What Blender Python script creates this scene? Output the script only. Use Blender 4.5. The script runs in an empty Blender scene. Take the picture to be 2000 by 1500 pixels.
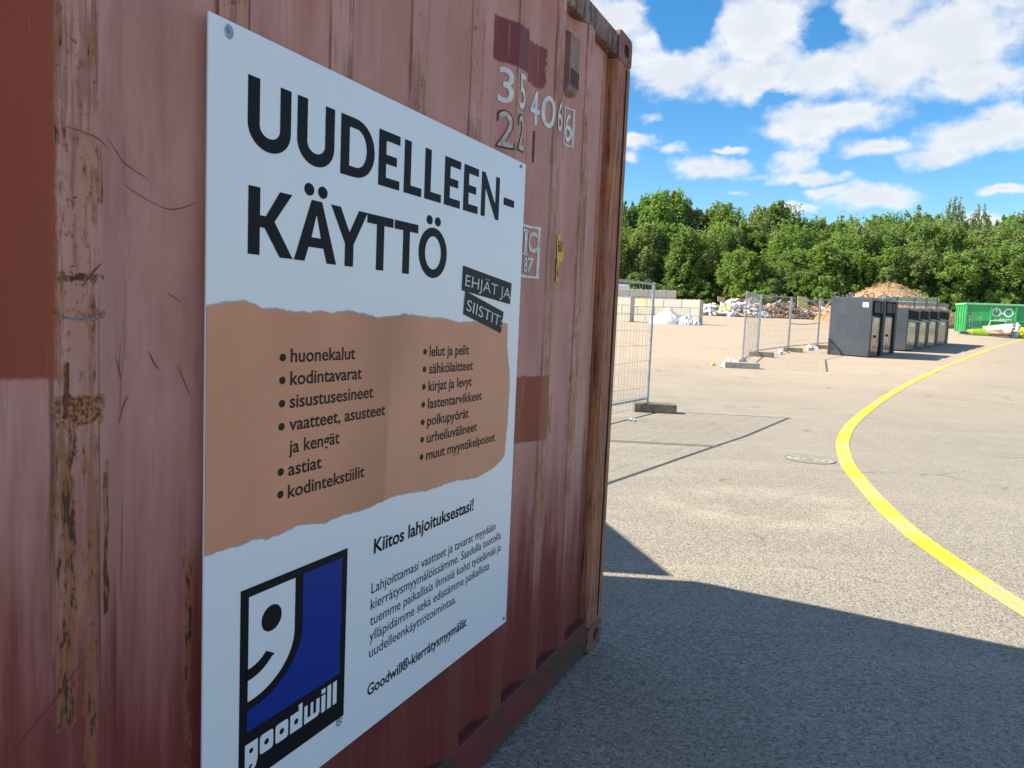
import bpy, bmesh, math, random
from mathutils import Vector, Matrix
R = math.radians
sc = bpy.context.scene
COL = sc.collection
# ------------------------------------------------------------------ camera
cam = bpy.data.cameras.new('camera'); cam.lens = 27.0; cam.sensor_width = 36.0
cam.clip_start = 0.05; cam.clip_end = 3000
co = bpy.data.objects.new('camera', cam); COL.objects.link(co)
TH, PH, CH = R(2.47), R(4.93), 1.423
F = Vector((0, math.cos(PH), -math.sin(PH))); U = Vector((0, math.sin(PH), math.cos(PH))); X = Vector((1, 0, 0))
rt = X*math.cos(TH) + U*math.sin(TH); up = U*math.cos(TH) - X*math.sin(TH)
M = Matrix((rt, up, -F)).transposed().to_4x4(); M.translation = Vector((0, 0, CH)); co.matrix_world = M
sc.camera = co
# ------------------------------------------------------------------ light, sky, exposure
SUN_EL, SHADOW = R(42.0), Vector((2.879, -0.161, 0)).normalized()
sc.view_settings.view_transform = 'Standard'; sc.view_settings.look = 'None'
sc.view_settings.exposure = 1.17; sc.view_settings.gamma = 1.0
sl = bpy.data.lights.new('sun', 'SUN'); sl.energy = 4.9; sl.angle = R(0.5); sl.color = (1.0, 0.91, 0.76)
so = bpy.data.objects.new('sun', sl); COL.objects.link(so)
ldir = SHADOW*math.cos(SUN_EL) - Vector((0, 0, math.sin(SUN_EL)))
so.rotation_euler = ldir.to_track_quat('-Z', 'Y').to_euler(); so.location = (-30, 2, 30)
SUN_AZ = math.atan2(-SHADOW.x, -SHADOW.y)      # clockwise from +Y

class NT:
    """small helper to write node trees as expressions"""
    def __init__(s, nt): s.nt = nt; nt.nodes.clear()
    def n(s, t, **kw):
        nd = s.nt.nodes.new(t)
        for k, v in kw.items(): setattr(nd, k, v)
        return nd
    def put(s, sock, v):
        if isinstance(v, bpy.types.NodeSocket): s.nt.links.new(v, sock)
        elif v is not None:
            if isinstance(v, (tuple, list)) and len(v) == 3 and sock.type == 'RGBA': v = (*v, 1)
            sock.default_value = v
    def m(s, op, a, b=None, c=None, clamp=False):
        nd = s.n('ShaderNodeMath', operation=op, use_clamp=clamp)
        for i, v in enumerate((a, b, c)):
            if v is not None: s.put(nd.inputs[i], v)
        return nd.outputs[0]
    def add(s, a, b): return s.m('ADD', a, b)
    def sub(s, a, b): return s.m('SUBTRACT', a, b)
    def mul(s, a, b): return s.m('MULTIPLY', a, b)
    def sm(s, v, a, b):                       # smoothstep a..b -> 0..1
        nd = s.n('ShaderNodeMapRange', interpolation_type='SMOOTHSTEP')
        s.put(nd.inputs[0], v); nd.inputs[1].default_value = min(a, b); nd.inputs[2].default_value = max(a, b)
        nd.inputs[3].default_value = 0 if a < b else 1; nd.inputs[4].default_value = 1 if a < b else 0
        return nd.outputs[0]
    def mix(s, f, a, b, mode='MIX'):
        nd = s.n('ShaderNodeMix', data_type='RGBA', blend_type=mode)
        s.put(nd.inputs[0], f); s.put(nd.inputs[6], a); s.put(nd.inputs[7], b); return nd.outputs[2]
    def coord(s, kind='Object'): return s.n('ShaderNodeTexCoord').outputs[kind]
    def sep(s, v):
        nd = s.n('ShaderNodeSeparateXYZ'); s.put(nd.inputs[0], v); return nd.outputs
    def comb(s, x, y, z):
        nd = s.n('ShaderNodeCombineXYZ')
        for i, v in enumerate((x, y, z)): s.put(nd.inputs[i], v)
        return nd.outputs[0]
    def scale(s, v, sx, sy, sz, off=(0, 0, 0)):
        nd = s.n('ShaderNodeMapping'); s.put(nd.inputs[0], v); nd.inputs[1].default_value = off
        nd.inputs[3].default_value = (sx, sy, sz); return nd.outputs[0]
    def noise(s, v, sc_=1.0, det=4.0, rough=.55, dist=0.0):
        nd = s.n('ShaderNodeTexNoise'); s.put(nd.inputs['Vector'], v); nd.inputs['Scale'].default_value = sc_
        nd.inputs['Detail'].default_value = det; nd.inputs['Roughness'].default_value = rough
        nd.inputs['Distortion'].default_value = dist; return nd.outputs[0]
    def voro(s, v, sc_, feat='F1', out='Distance'):
        nd = s.n('ShaderNodeTexVoronoi', feature=feat); s.put(nd.inputs['Vector'], v); nd.inputs['Scale'].default_value = sc_
        return nd.outputs[out]
    def bump(s, h, st, d=1.0):
        nd = s.n('ShaderNodeBump'); s.put(nd.inputs['Height'], h); nd.inputs['Strength'].default_value = st
        nd.inputs['Distance'].default_value = d; return nd.outputs[0]
    def bsdf(s, col, rough=.6, metal=0.0, normal=None, spec=.5):
        b = s.n('ShaderNodeBsdfPrincipled'); s.put(b.inputs['Base Color'], col); s.put(b.inputs['Roughness'], rough)
        s.put(b.inputs['Metallic'], metal); b.inputs['Specular IOR Level'].default_value = spec
        if normal is not None: s.put(b.inputs['Normal'], normal)
        return b.outputs[0]
    def out(s, sh): o = s.n('ShaderNodeOutputMaterial'); s.put(o.inputs[0], sh)

world = bpy.data.worlds.new('World'); sc.world = world; world.use_nodes = True
w = NT(world.node_tree)
sky = w.n('ShaderNodeTexSky', sky_type='NISHITA'); sky.sun_disc = False
sky.sun_elevation = SUN_EL; sky.sun_rotation = SUN_AZ; sky.air_density = 1.0; sky.dust_density = 0.3; sky.ozone_density = 3.0
hs = w.n('ShaderNodeHueSaturation'); hs.inputs['Saturation'].default_value = 1.34; hs.inputs['Hue'].default_value = 0.497; w.put(hs.inputs['Color'], sky.outputs[0])
d_ = w.coord('Generated'); dx, dy, dz = w.sep(d_)
az = w.m('ARCTAN2', dx, dy); el = w.m('ARCSINE', dz)
wn = w.noise(w.comb(w.mul(az, 1.0), w.mul(el, 1.6), 3.7), 9.0, 3.0, .5)
wn2 = w.noise(w.comb(az, w.mul(el, 1.6), 9.1), 9.0, 3.0, .5)
wn3 = w.noise(w.comb(az, w.mul(el, 1.4), 1.3), 34.0, 4.0, .55); wn4 = w.noise(w.comb(az, w.mul(el, 1.4), 7.7), 34.0, 4.0, .55)
azw = w.add(az, w.add(w.mul(w.sub(wn, .5), .05), w.mul(w.sub(wn3, .5), .030))); elw = w.add(el, w.add(w.mul(w.sub(wn2, .5), .022), w.mul(w.sub(wn4, .5), .020)))
BL = [(0.103,0.357,0.054,0.034),(0.161,0.34,0.035,0.03),(0.187,0.309,0.061,0.031),(0.284,0.343,0.065,0.043),(0.275,0.294,0.063,0.024),(0.35,0.295,0.06,0.025),(0.411,0.351,0.054,0.021),(0.427,0.299,0.067,0.036),(0.495,0.322,0.072,0.04),(0.516,0.277,0.061,0.022),(0.373,0.247,0.075,0.018),(0.342,0.232,0.049,0.019),(0.427,0.211,0.05,0.012),(0.517,0.219,0.059,0.021),(0.549,0.228,0.036,0.02),(0.493,0.199,0.04,0.012),(0.23,0.191,0.045,0.015),(0.327,0.197,0.03,0.019),(0.346,0.181,0.058,0.009),(0.427,0.157,0.057,0.015),(0.164,0.25,0.016,0.006),(0.149,0.228,0.026,0.01),(0.193,0.216,0.019,0.008),(0.142,0.207,0.016,0.009),(0.557,0.158,0.022,0.006),(0.271,0.162,0.018,0.004),(0.341,0.147,0.027,0.006),(0.255,0.211,0.021,0.005),(0.539,0.128,0.026,0.008),(0.379,0.166,0.029,0.007)]
fld = None
def ell(a, e, ra, re, x, y):
    p = w.mul(w.sub(x, a), 1/ra); q = w.mul(w.sub(y, e), 1/re)
    return w.sub(1.0, w.m('SQRT', w.add(w.mul(p, p), w.mul(q, q))))
for a, e, ra, re in BL:
    big_ = 1.15 if ra > .05 and e > .27 else 1.0
    v = ell(a, e, ra*1.22*big_, re*1.28*big_, azw, elw)
    if ra < .02: v = w.mul(v, .6)
    fld = v if fld is None else w.m('SMOOTH_MAX', fld, v, .25)
for a, e, ra, re in [(0.192,0.363,0.026,0.022),(0.352,0.338,0.018,0.013),(0.314,0.271,0.015,0.004)]:
    v = ell(a, e, ra*1.3, re*1.3, azw, elw)
    fld = w.sub(fld, w.mul(w.sm(v, -.8, 1.0), 1.15 if a < .3 else .8))
# the rest of the sky, all round the yard
gen = w.sub(w.mul(w.noise(w.scale(d_, 1, 1, 2.6), 2.6, 5.0, .55), 3.2), 1.50)
away = w.sm(w.m('ABSOLUTE', w.sub(az, .33)), .24, .5)
over = w.sm(el, .37, .5)
fld = w.m('MAXIMUM', fld, w.sub(w.mul(gen, w.m('MAXIMUM', away, over)), w.sub(1.0, w.m('MAXIMUM', away, over))))
dv = w.comb(w.mul(az, 1.0), w.mul(el, 1.35), 0.0)
fine = w.noise(dv, 26.0, 8.0, .6, .25)
fine2 = w.noise(w.comb(az, w.mul(el, 1.35), 5.0), 60.0, 6.0, .6)
dens = w.add(fld, w.add(w.mul(w.sub(fine, .5), 1.05), w.mul(w.sub(fine2, .5), .32)))
alpha = w.mul(w.sm(dens, .01, .66), w.sm(el, 0.0, .05))
alpha = w.mul(alpha, .97)
thick = w.sm(w.add(fld, w.mul(w.sub(w.noise(w.comb(az, w.mul(el, 1.7), 2.0), 17.0, 6.0, .55), .5), 2.0)), .0, 1.05)
ccol = w.mix(thick, (.93, .95, .98), (.78, .82, .89))
bg1 = w.n('ShaderNodeBackground'); w.put(bg1.inputs[0], hs.outputs[0]); bg1.inputs[1].default_value = 0.088
bg2 = w.n('ShaderNodeBackground'); w.put(bg2.inputs[0], ccol); bg2.inputs[1].default_value = 0.46
mx = w.n('ShaderNodeMixShader'); w.put(mx.inputs[0], alpha); w.put(mx.inputs[1], bg1.outputs[0]); w.put(mx.inputs[2], bg2.outputs[0])
wo = w.n('ShaderNodeOutputWorld'); w.put(wo.inputs[0], mx.outputs[0])

# ------------------------------------------------------------------ helpers
def mat(name):
    m = bpy.data.materials.new(name); m.use_nodes = True; return m, NT(m.node_tree)
def simple(name, col, rough=.6, metal=0.0, var=.15, sc_=3.0, bump=0.0, dirt=None, spec=.5):
    m, t = mat(name); c = t.coord()
    nz = t.noise(c, sc_, 5.0, .6)
    a = tuple(x*(1-var) for x in col); b = tuple(min(1, x*(1+var)) for x in col)
    cc = t.mix(t.sm(nz, .3, .7), a, b)
    if dirt: cc = t.mix(t.mul(t.sm(t.noise(t.scale(c, 2, 2, .6), sc_*1.7, 6, .65), .5, .72), .7), cc, dirt)
    nrm = t.bump(t.noise(c, sc_*12, 3), bump, .02) if bump else None
    t.out(t.bsdf(cc, rough, metal, nrm, spec)); return m
class MB:
    def __init__(s): s.v = []; s.f = []; s.i = []
    def poly(s, pts, mi=0):
        b = len(s.v); s.v += [tuple(p) for p in pts]; s.f.append(tuple(range(b, b+len(pts)))); s.i.append(mi)
    def box(s, c, d, mi=0, rot=None):
        b = len(s.v); hx, hy, hz = d[0]/2, d[1]/2, d[2]/2
        for z in (-hz, hz):
            for x, y in ((-hx, -hy), (hx, -hy), (hx, hy), (-hx, hy)):
                p = Vector((x, y, z))
                if rot is not None: p = rot @ p
                s.v.append((p.x+c[0], p.y+c[1], p.z+c[2]))
        for q in ((3,2,1,0),(4,5,6,7),(0,1,5,4),(1,2,6,5),(2,3,7,6),(3,0,4,7)):
            s.f.append(tuple(b+k for k in q)); s.i.append(mi)
        return s
    def bb(s, x0, x1, y0, y1, z0, z1, mi=0): return s.box(((x0+x1)/2, (y0+y1)/2, (z0+z1)/2), (x1-x0, y1-y0, z1-z0), mi)
    def tube(s, pts, r, n=8, mi=0, closed=False):
        pts = [Vector(p) for p in pts]; b = len(s.v); N = len(pts)
        rr = r if isinstance(r, (list, tuple)) else [r]*N
        for k, p in enumerate(pts):
            if closed: t = pts[(k+1) % N]-pts[k-1]
            else: t = pts[min(k+1, N-1)]-pts[max(k-1, 0)]
            t.normalize(); a = t.orthogonal() if abs(t.z) > .95 else t.cross(Vector((0, 0, 1)))
            a.normalize(); c = t.cross(a)
            for j in range(n):
                an = 2*math.pi*j/n; q = p+(a*math.cos(an)+c*math.sin(an))*rr[k]; s.v.append(tuple(q))
        for k in range(N if closed else N-1):
            for j in range(n):
                k2 = (k+1) % N
                s.f.append((b+k*n+j, b+k*n+(j+1) % n, b+k2*n+(j+1) % n, b+k2*n+j)); s.i.append(mi)
        if not closed:
            s.f.append(tuple(b+j for j in reversed(range(n)))); s.i.append(mi)
            s.f.append(tuple(b+(N-1)*n+j for j in range(n))); s.i.append(mi)
        return s
    def prism(s, pts, ax, a0, a1, mi=0):      # 2D outline extruded along axis ax
        def P(p, a): return ((a, p[0], p[1]), (p[0], a, p[1]), (p[0], p[1], a))[ax]
        b = len(s.v); n = len(pts)
        s.v += [P(p, a0) for p in pts]+[P(p, a1) for p in pts]
        s.f += [tuple(reversed(range(b, b+n))), tuple(range(b+n, b+2*n))]; s.i += [mi, mi]
        for k in range(n): s.f.append((b+k, b+(k+1) % n, b+n+(k+1) % n, b+n+k)); s.i.append(mi)
        return s
    def lump(s, c, r, rnd, mi=0, seg=8, rings=5, amp=.25):
        b = len(s.v); sx, sy, sz = r
        ph = [rnd.uniform(0, 6.28) for _ in range(6)]
        for i in range(rings+1):
            t = math.pi*i/rings
            for j in range(seg):
                a = 2*math.pi*j/seg; q = 1+amp*(math.sin(3*a+ph[0]+2*t)*.5+math.sin(5*t+ph[1]+a)*.4+rnd.uniform(-.5, .5))
                s.v.append((c[0]+sx*q*math.sin(t)*math.cos(a), c[1]+sy*q*math.sin(t)*math.sin(a), c[2]+sz*q*math.cos(t)))
        for i in range(rings):
            for j in range(seg):
                s.f.append((b+i*seg+j, b+(i+1)*seg+j, b+(i+1)*seg+(j+1) % seg, b+i*seg+(j+1) % seg)); s.i.append(mi)
        return s
    def build(s, name, mats, parent=None, loc=None, rz=None, smooth=False, bevel=0):
        me = bpy.data.meshes.new(name); me.from_pydata(s.v, [], s.f); me.validate()
        if len(me.polygons) == len(s.i): me.polygons.foreach_set('material_index', s.i)
        bm = bmesh.new(); bm.from_mesh(me); bmesh.ops.recalc_face_normals(bm, faces=bm.faces); bm.to_mesh(me); bm.free()
        for m in (mats if isinstance(mats, (list, tuple)) else [mats]): me.materials.append(m)
        return link(name, me, parent, loc, rz, smooth, bevel)
def link(name, me, parent=None, loc=None, rz=None, smooth=False, bevel=0):
    o = bpy.data.objects.new(name, me); COL.objects.link(o)
    if parent: o.parent = parent
    if loc: o.location = loc
    if rz is not None: o.rotation_euler[2] = rz
    if smooth:
        for p in me.polygons: p.use_smooth = True
        if smooth == 'angle': me.set_sharp_from_angle(angle=R(35))
    if bevel:
        md = o.modifiers.new('bevel', 'BEVEL'); md.width = bevel; md.segments = 2; md.limit_method = 'ANGLE'; md.angle_limit = R(40)
    return o
def tag(o, label, cat, group=None, kind=None):
    o['label'] = label; o['category'] = cat
    if group: o['group'] = group
    if kind: o['kind'] = kind
    return o
def struct(o): o['kind'] = 'structure'; return o
def thing(name, label, cat, loc=(0, 0, 0), rz=0.0, group=None):
    o = bpy.data.objects.new(name, None); COL.objects.link(o); o.location = loc; o.rotation_euler = (0, 0, rz)
    o.empty_display_size = .2
    return tag(o, label, cat, group)
def copy_tree(o, parent=None):
    c = o.copy(); COL.objects.link(c)
    if parent: c.parent = parent
    for ch in o.children: copy_tree(ch, c)
    return c
TD = [0, 10, 13, 20.8, 28, 58, 75, 120, 400, 900]; TZ = [0, 0, .07, .31, .52, 1.55, 2.3, 4.2, 9, 15]
def lerp(y):
    if y <= 0: return 0.0
    for k in range(len(TD)-1):
        if y <= TD[k+1]: return TZ[k]+(TZ[k+1]-TZ[k])*(y-TD[k])/(TD[k+1]-TD[k])
    return TZ[-1]
def gz(x, y): return lerp(y)-.047*math.exp(-((x-2.8)**2/1.4+(y-3.2)**2/2.2))  # shallow dip added to bend the container's shadow edge

# ------------------------------------------------------------------ 2D outlines and lettering
def fill(outlines):
    """flat triangulated mesh data (verts2d, faces) from closed outlines, holes by even-odd"""
    c = bpy.data.curves.new('outline', 'CURVE'); c.dimensions = '2D'; c.fill_mode = 'BOTH'
    for ol in outlines:
        sp = c.splines.new('POLY'); sp.points.add(len(ol)-1); sp.use_cyclic_u = True
        for k, p in enumerate(ol): sp.points[k].co = (p[0], p[1], 0, 1)
    o = bpy.data.objects.new('outline', c); COL.objects.link(o)
    me = bpy.data.meshes.new_from_object(o.evaluated_get(bpy.context.evaluated_depsgraph_get()))
    vs = [(v.co.x, v.co.y) for v in me.vertices]; fs = [tuple(p.vertices) for p in me.polygons]
    bpy.data.objects.remove(o); bpy.data.curves.remove(c); bpy.data.meshes.remove(me)
    return vs, fs
def glyphs(body, offset=0.0, res=4):
    c = bpy.data.curves.new('txt', 'FONT'); c.body = body; c.offset = offset; c.resolution_u = res
    o = bpy.data.objects.new('txt', c); COL.objects.link(o)
    me = bpy.data.meshes.new_from_object(o.evaluated_get(bpy.context.evaluated_depsgraph_get()))
    vs = [(v.co.x, v.co.y) for v in me.vertices]; fs = [tuple(p.vertices) for p in me.polygons]
    bpy.data.objects.remove(o); bpy.data.curves.remove(c); bpy.data.meshes.remove(me)
    return vs, fs
def txt(body, x0, x1, base, asc, offset=0.0, ref='h', ang=0.0):
    """lettering from x0 to x1 on a baseline, letter 'ref' asc tall"""
    hv, _ = glyphs(ref); h = max(v[1] for v in hv); vs, fs = glyphs(body, offset)
    mn = min(v[0] for v in vs); mxx = max(v[0] for v in vs); kx = (x1-x0)/(mxx-mn); ky = asc/h
    out = []
    for a, b in vs:
        px, py = (a-mn)*kx, b*ky
        out.append((x0+px*math.cos(ang)-py*math.sin(ang), base+px*math.sin(ang)+py*math.cos(ang)))
    return out, fs
def circ(cx, cy, rx, ry=None, n=24): return [(cx+rx*math.cos(2*math.pi*k/n), cy+(ry or rx)*math.sin(2*math.pi*k/n)) for k in range(n)]
def rect(x0, y0, x1, y1): return [(x0, y0), (x1, y0), (x1, y1), (x0, y1)]
def flat(name, parts, m, parent, y, loc=None, rz=None):
    """flat print standing in a local XZ plane at depth y, facing -Y"""
    mb = MB()
    for vs, fs in parts:
        b = len(mb.v); mb.v += [(a, y, c) for a, c in vs]
        for f in fs: mb.f.append(tuple(b+k for k in f)); mb.i.append(0)
    me = bpy.data.meshes.new(name); me.from_pydata(mb.v, [], mb.f); me.materials.append(m)
    return link(name, me, parent, loc, rz)

# ------------------------------------------------------------------ ground
m_ground, t = mat('worn asphalt'); c = t.coord(); gx, gy, gzz = t.sep(c)
st1 = t.voro(c, 95, 'F1', 'Color'); s_r, s_g, s_b = t.sep(st1)
st2 = t.voro(c, 210, 'F1', 'Color'); q_r, _, _ = t.sep(st2)
big = t.noise(c, .35, 5, .6); mid_ = t.noise(c, 2.3, 6, .65); stk = t.noise(t.scale(c, .25, 1.6, 1), 1.1, 6, .6)
base = t.mix(big, (.245, .217, .172), (.315, .279, .220))
base = t.mix(t.mul(t.sm(mid_, .45, .75), .30), base, (.37, .33, .27))
dust = t.m('MULTIPLY', t.sm(t.add(gy, t.mul(t.sub(big, .5), 14)), 9, 26), t.sm(t.sub(gx, t.mul(gy, .62)), 4, -3))
base = t.mix(t.mul(dust, .72), base, (.44, .345, .255))
base = t.mix(t.mul(t.sm(stk, .50, .74), .38), base, (.42, .365, .28))
base = t.mix(t.mul(t.mul(t.sm(t.noise(t.scale(c, .5, 1, 1), .5, 6, .7), .52, .75), t.sm(gy, 7, 14)), .5), base, (.34, .235, .165))
# hairline cracks, tyre tracks and old stains
cw = t.n('ShaderNodeVectorMath', operation='ADD'); t.put(cw.inputs[0], c); nzv = t.n('ShaderNodeTexNoise'); t.put(nzv.inputs['Vector'], c); nzv.inputs['Scale'].default_value = 1.6; nzv.inputs['Detail'].default_value = 6.0
t.put(cw.inputs[1], nzv.outputs['Color'])
crk = t.mul(t.sm(t.voro(cw.outputs[0], .33, 'DISTANCE_TO_EDGE'), .012, .002), t.sm(t.noise(c, .6, 3), .50, .58))
base = t.mix(t.mul(crk, .45), base, (.09, .08, .07))
trk = t.n('ShaderNodeMapping'); t.put(trk.inputs[0], c); trk.inputs[2].default_value = (0, 0, R(32)); trk.inputs[3].default_value = (1, .05, 1)
base = t.mix(t.mul(t.sm(t.noise(trk.outputs[0], 2.6, 4, .6), .56, .70), .2), base, (.19, .17, .145))
base = t.mix(t.mul(t.sm(t.noise(c, 1.1, 5, .6), .66, .74), .35), base, (.15, .135, .12))
# swept dust ring on the asphalt below the manhole
rp = t.m('SQRT', t.add(t.m('POWER', t.mul(t.sub(gx, 2.1), .75), 2.0), t.m('POWER', t.sub(gy, 6.1), 2.0)))
ring = t.mul(t.sm(t.m('ABSOLUTE', t.sub(t.add(rp, t.mul(t.sub(mid_, .5), .3)), .55)), .30, .02), t.sm(mid_, .3, .6))
base = t.mix(t.mul(ring, .55), base, (.42, .37, .27))
speck = t.add(t.mul(t.sub(s_r, .5), 1.0), t.mul(t.sub(q_r, .5), .8))
near = t.sm(gy, 22, 3)
base = t.mix(t.mul(t.sm(speck, .25, .75), t.mul(near, .5)), base, (.56, .54, .50))
base = t.mix(t.mul(t.sm(speck, -.12, -.65), t.mul(near, .72)), base, (.055, .054, .056))
hgt = t.add(t.mul(t.voro(c, 95, 'SMOOTH_F1'), -1.0), t.mul(q_r, .25))
t.out(t.bsdf(base, t.add(.78, t.mul(s_g, .2)), 0, t.bump(hgt, .6, .006), .2))
xs = [-420, -250, -150, -80, -40, -20, -12] + [-8+.4*k for k in range(51)] + [14, 18, 24, 32, 42, 55, 75, 110, 160, 250, 420]
ys = [-300, -120, -50, -20, -8, -4] + [-2+.4*k for k in range(31)] + [10.4, 13, 16, 20.8, 24, 28, 40, 58, 66, 75, 95, 120, 200, 400, 900]
ys = sorted(set(round(v, 3) for v in ys))
mb = MB(); nx = len(xs)
mb.v = [(x, y, gz(x, y)) for y in ys for x in xs]
for j in range(len(ys)-1):
    for i in range(nx-1): mb.f.append((j*nx+i, j*nx+i+1, (j+1)*nx+i+1, (j+1)*nx+i)); mb.i.append(0)
struct(mb.build('ground', m_ground, smooth=True))

# yellow painted line
m_yel, t = mat('yellow road paint'); c = t.coord()
wear = t.add(t.noise(c, 38, 6, .78), t.mul(t.sub(t.noise(c, 1.1, 5, .6), .5), .8))
wc = t.mix(t.sm(wear, .46, .62), (.76, .57, .02), (.38, .34, .22))
wc = t.mix(t.mul(t.sm(t.voro(c, 95, 'F1', 'Distance'), .30, .7), .35), wc, (.42, .36, .07))
t.out(t.bsdf(wc, .7, 0, t.bump(t.voro(c, 95, 'SMOOTH_F1'), .35, .005), .3))
LP = [(2.76, 3.2), (2.74, 3.93), (2.75, 4.41), (2.78, 4.85), (2.85, 5.45), (3.04, 6.32), (3.49, 7.95), (3.78, 8.77), (4.25, 9.93), (5.02, 11.46), (6.35, 13.71), (8.26, 16.7), (10.71, 20.34), (14.82, 26.24), (23.68, 38.45), (34.05, 52.28), (40, 60.2)]
pts = []
for k in range(len(LP)-1):
    p0 = Vector(LP[max(k-1, 0)]); p1 = Vector(LP[k]); p2 = Vector(LP[k+1]); p3 = Vector(LP[min(k+2, len(LP)-1)])
    n_ = 14
    for j in range(n_):
        u = j/n_; a = p1; b = (p2-p0)*.5
        d1 = (p2-p1).length; T1 = (p2-p0).normalized()*d1; T2 = (p3-p1).normalized()*d1
        pts.append(p1*(2*u**3-3*u**2+1)+T1*(u**3-2*u**2+u)+p2*(-2*u**3+3*u**2)+T2*(u**3-u**2))
mb = MB()
rnd = random.Random(5)
for k, p in enumerate(pts):
    tt = (pts[min(k+1, len(pts)-1)]-pts[max(k-1, 0)]).normalized(); nn = Vector((-tt.y, tt.x))
    for s_ in (-1, 1):
        q = p+nn*(s_*.078-.083)
        mb.v.append((q.x, q.y, gz(q.x, q.y)+.006))
for k in range(len(pts)-1): mb.f.append((2*k, 2*k+1, 2*k+3, 2*k+2)); mb.i.append(0)
struct(mb.build('yellow_road_marking', m_yel))

# manhole
m_iron = simple('worn cast iron', (.26, .24, .205), .8, .15, .25, 20)
mh = thing('manhole_cover', 'round iron manhole cover with ring pattern set in the asphalt', 'manhole cover', (3.33, 8.42, gz(3.33, 8.42)))
mb = MB()
for r0, r1, z in ((.255, .27, .010), (.0, .04, .008), (.10, .115, .008), (.18, .195, .008)):
    o_ = circ(0, 0, r1, n=40); i_ = circ(0, 0, max(r0, .001), n=40)
    for k in range(40): mb.poly([(*i_[k], z), (*o_[k], z), (*o_[(k+1) % 40], z), (*i_[(k+1) % 40], z)])
mb.build('ring_pattern', m_iron, mh)
mb = MB(); mb.poly([(*p, .004) for p in circ(0, 0, .27, n=40)]); mb.build('lid', simple('dusty iron', (.32, .29, .24), .85, .0, .2, 15), mh)

# ------------------------------------------------------------------ shipping container
A = Vector((.443, 3.326, 0)); CR = R(245)
WP = .2875
def prof(s):
    if s < .367: return -.046
    tt = (s-.435) % WP
    if tt < .072: return -.008
    if tt < .140: return -.008-.038*(tt-.072)/.068
    if tt < .2195: return -.046
    return -.046+.038*(tt-.2195)/.068
def breaks(s0, s1):
    out = []; k = -3
    while .435+k*WP < s1+WP:
        for d in (0, .072, .14, .2195):
            v = .435+k*WP+d
            if s0 < v < s1: out.append(v)
        k += 1
    return sorted(out)

m_cont, t = mat('weathered red container paint'); c = t.coord(); cx_, cy_, cz_ = t.sep(c)
tall = t.scale(c, 1, 1, .055); tall2 = t.scale(c, 1, 1, .02)
n1 = t.noise(c, 2.2, 5, .6); n2 = t.noise(tall, 38, 6, .62); n3 = t.noise(tall, 95, 5, .65); n4 = t.noise(t.scale(c, 1, 1, .25), 9, 5, .6); nf = t.noise(c, 160, 3, .6)
lowf = t.sub(t.add(cz_, t.add(t.mul(t.sub(n4, .5), .75), t.mul(t.sub(n2, .5), .75))), t.mul(t.sub(cx_, .3), .155))
paint = t.mix(t.sm(n1, .3, .7), (.53, .255, .205), (.62, .315, .258))
paint = t.mix(t.mul(t.sm(n4, .42, .72), .55), paint, (.39, .130, .105))
paint = t.mix(t.mul(t.sm(lowf, .97, .36), .96), paint, (.225, .036, .030))
paint = t.mix(t.mul(t.sm(lowf, .55, .15), .6), paint, (.15, .022, .018))
paint = t.mix(t.mul(t.sm(n3, .52, .72), .28), paint, (.30, .10, .09))
paint = t.mix(t.mul(t.sm(n2, .60, .72), .42), paint, (.16, .055, .045))
# scraped crests: peeled tan paint and rust lines along the ridges, darkened as crease shade
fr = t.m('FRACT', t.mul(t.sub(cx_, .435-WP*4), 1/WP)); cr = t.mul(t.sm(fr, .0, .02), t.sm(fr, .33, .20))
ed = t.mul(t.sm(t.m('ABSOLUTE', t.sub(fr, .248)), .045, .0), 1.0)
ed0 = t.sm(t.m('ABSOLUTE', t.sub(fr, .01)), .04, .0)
scr = t.mul(cr, t.sm(t.add(n3, t.mul(t.sub(n4, .5), .9)), .45, .60))
scr = t.mul(scr, t.sm(lowf, .25, 1.1))
paint = t.mix(t.mul(scr, .62), paint, t.mix(n2, (.46, .205, .11), (.54, .29, .18)))
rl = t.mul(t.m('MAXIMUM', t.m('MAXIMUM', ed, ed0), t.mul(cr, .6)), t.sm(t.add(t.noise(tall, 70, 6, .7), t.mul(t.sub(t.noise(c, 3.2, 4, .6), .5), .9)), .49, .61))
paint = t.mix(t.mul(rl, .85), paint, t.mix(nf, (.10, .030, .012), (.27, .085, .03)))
pit = t.mul(t.sm(t.noise(c, 75, 5, .7), .57, .66), t.sm(n4, .40, .58)); pit = t.mul(pit, t.add(t.mul(cr, .9), .10))
paint = t.mix(t.mul(pit, .8), paint, (.15, .045, .018))
fold = t.m('MAXIMUM', t.sm(t.m('ABSOLUTE', t.sub(fr, .2525)), .016, .004), t.sm(t.m('ABSOLUTE', t.sub(fr, .0)), .016, .004))  # dark lines along the folds: crease shade painted into the colour
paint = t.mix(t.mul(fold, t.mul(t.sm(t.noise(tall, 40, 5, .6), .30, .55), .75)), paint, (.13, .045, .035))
# dark rust runs down the lower half
run = t.mul(t.sm(t.noise(tall2, 60, 5, .6), .60, .74), t.sm(lowf, 1.25, .45)); paint = t.mix(t.mul(run, .7), paint, (.085, .022, .018))
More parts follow.
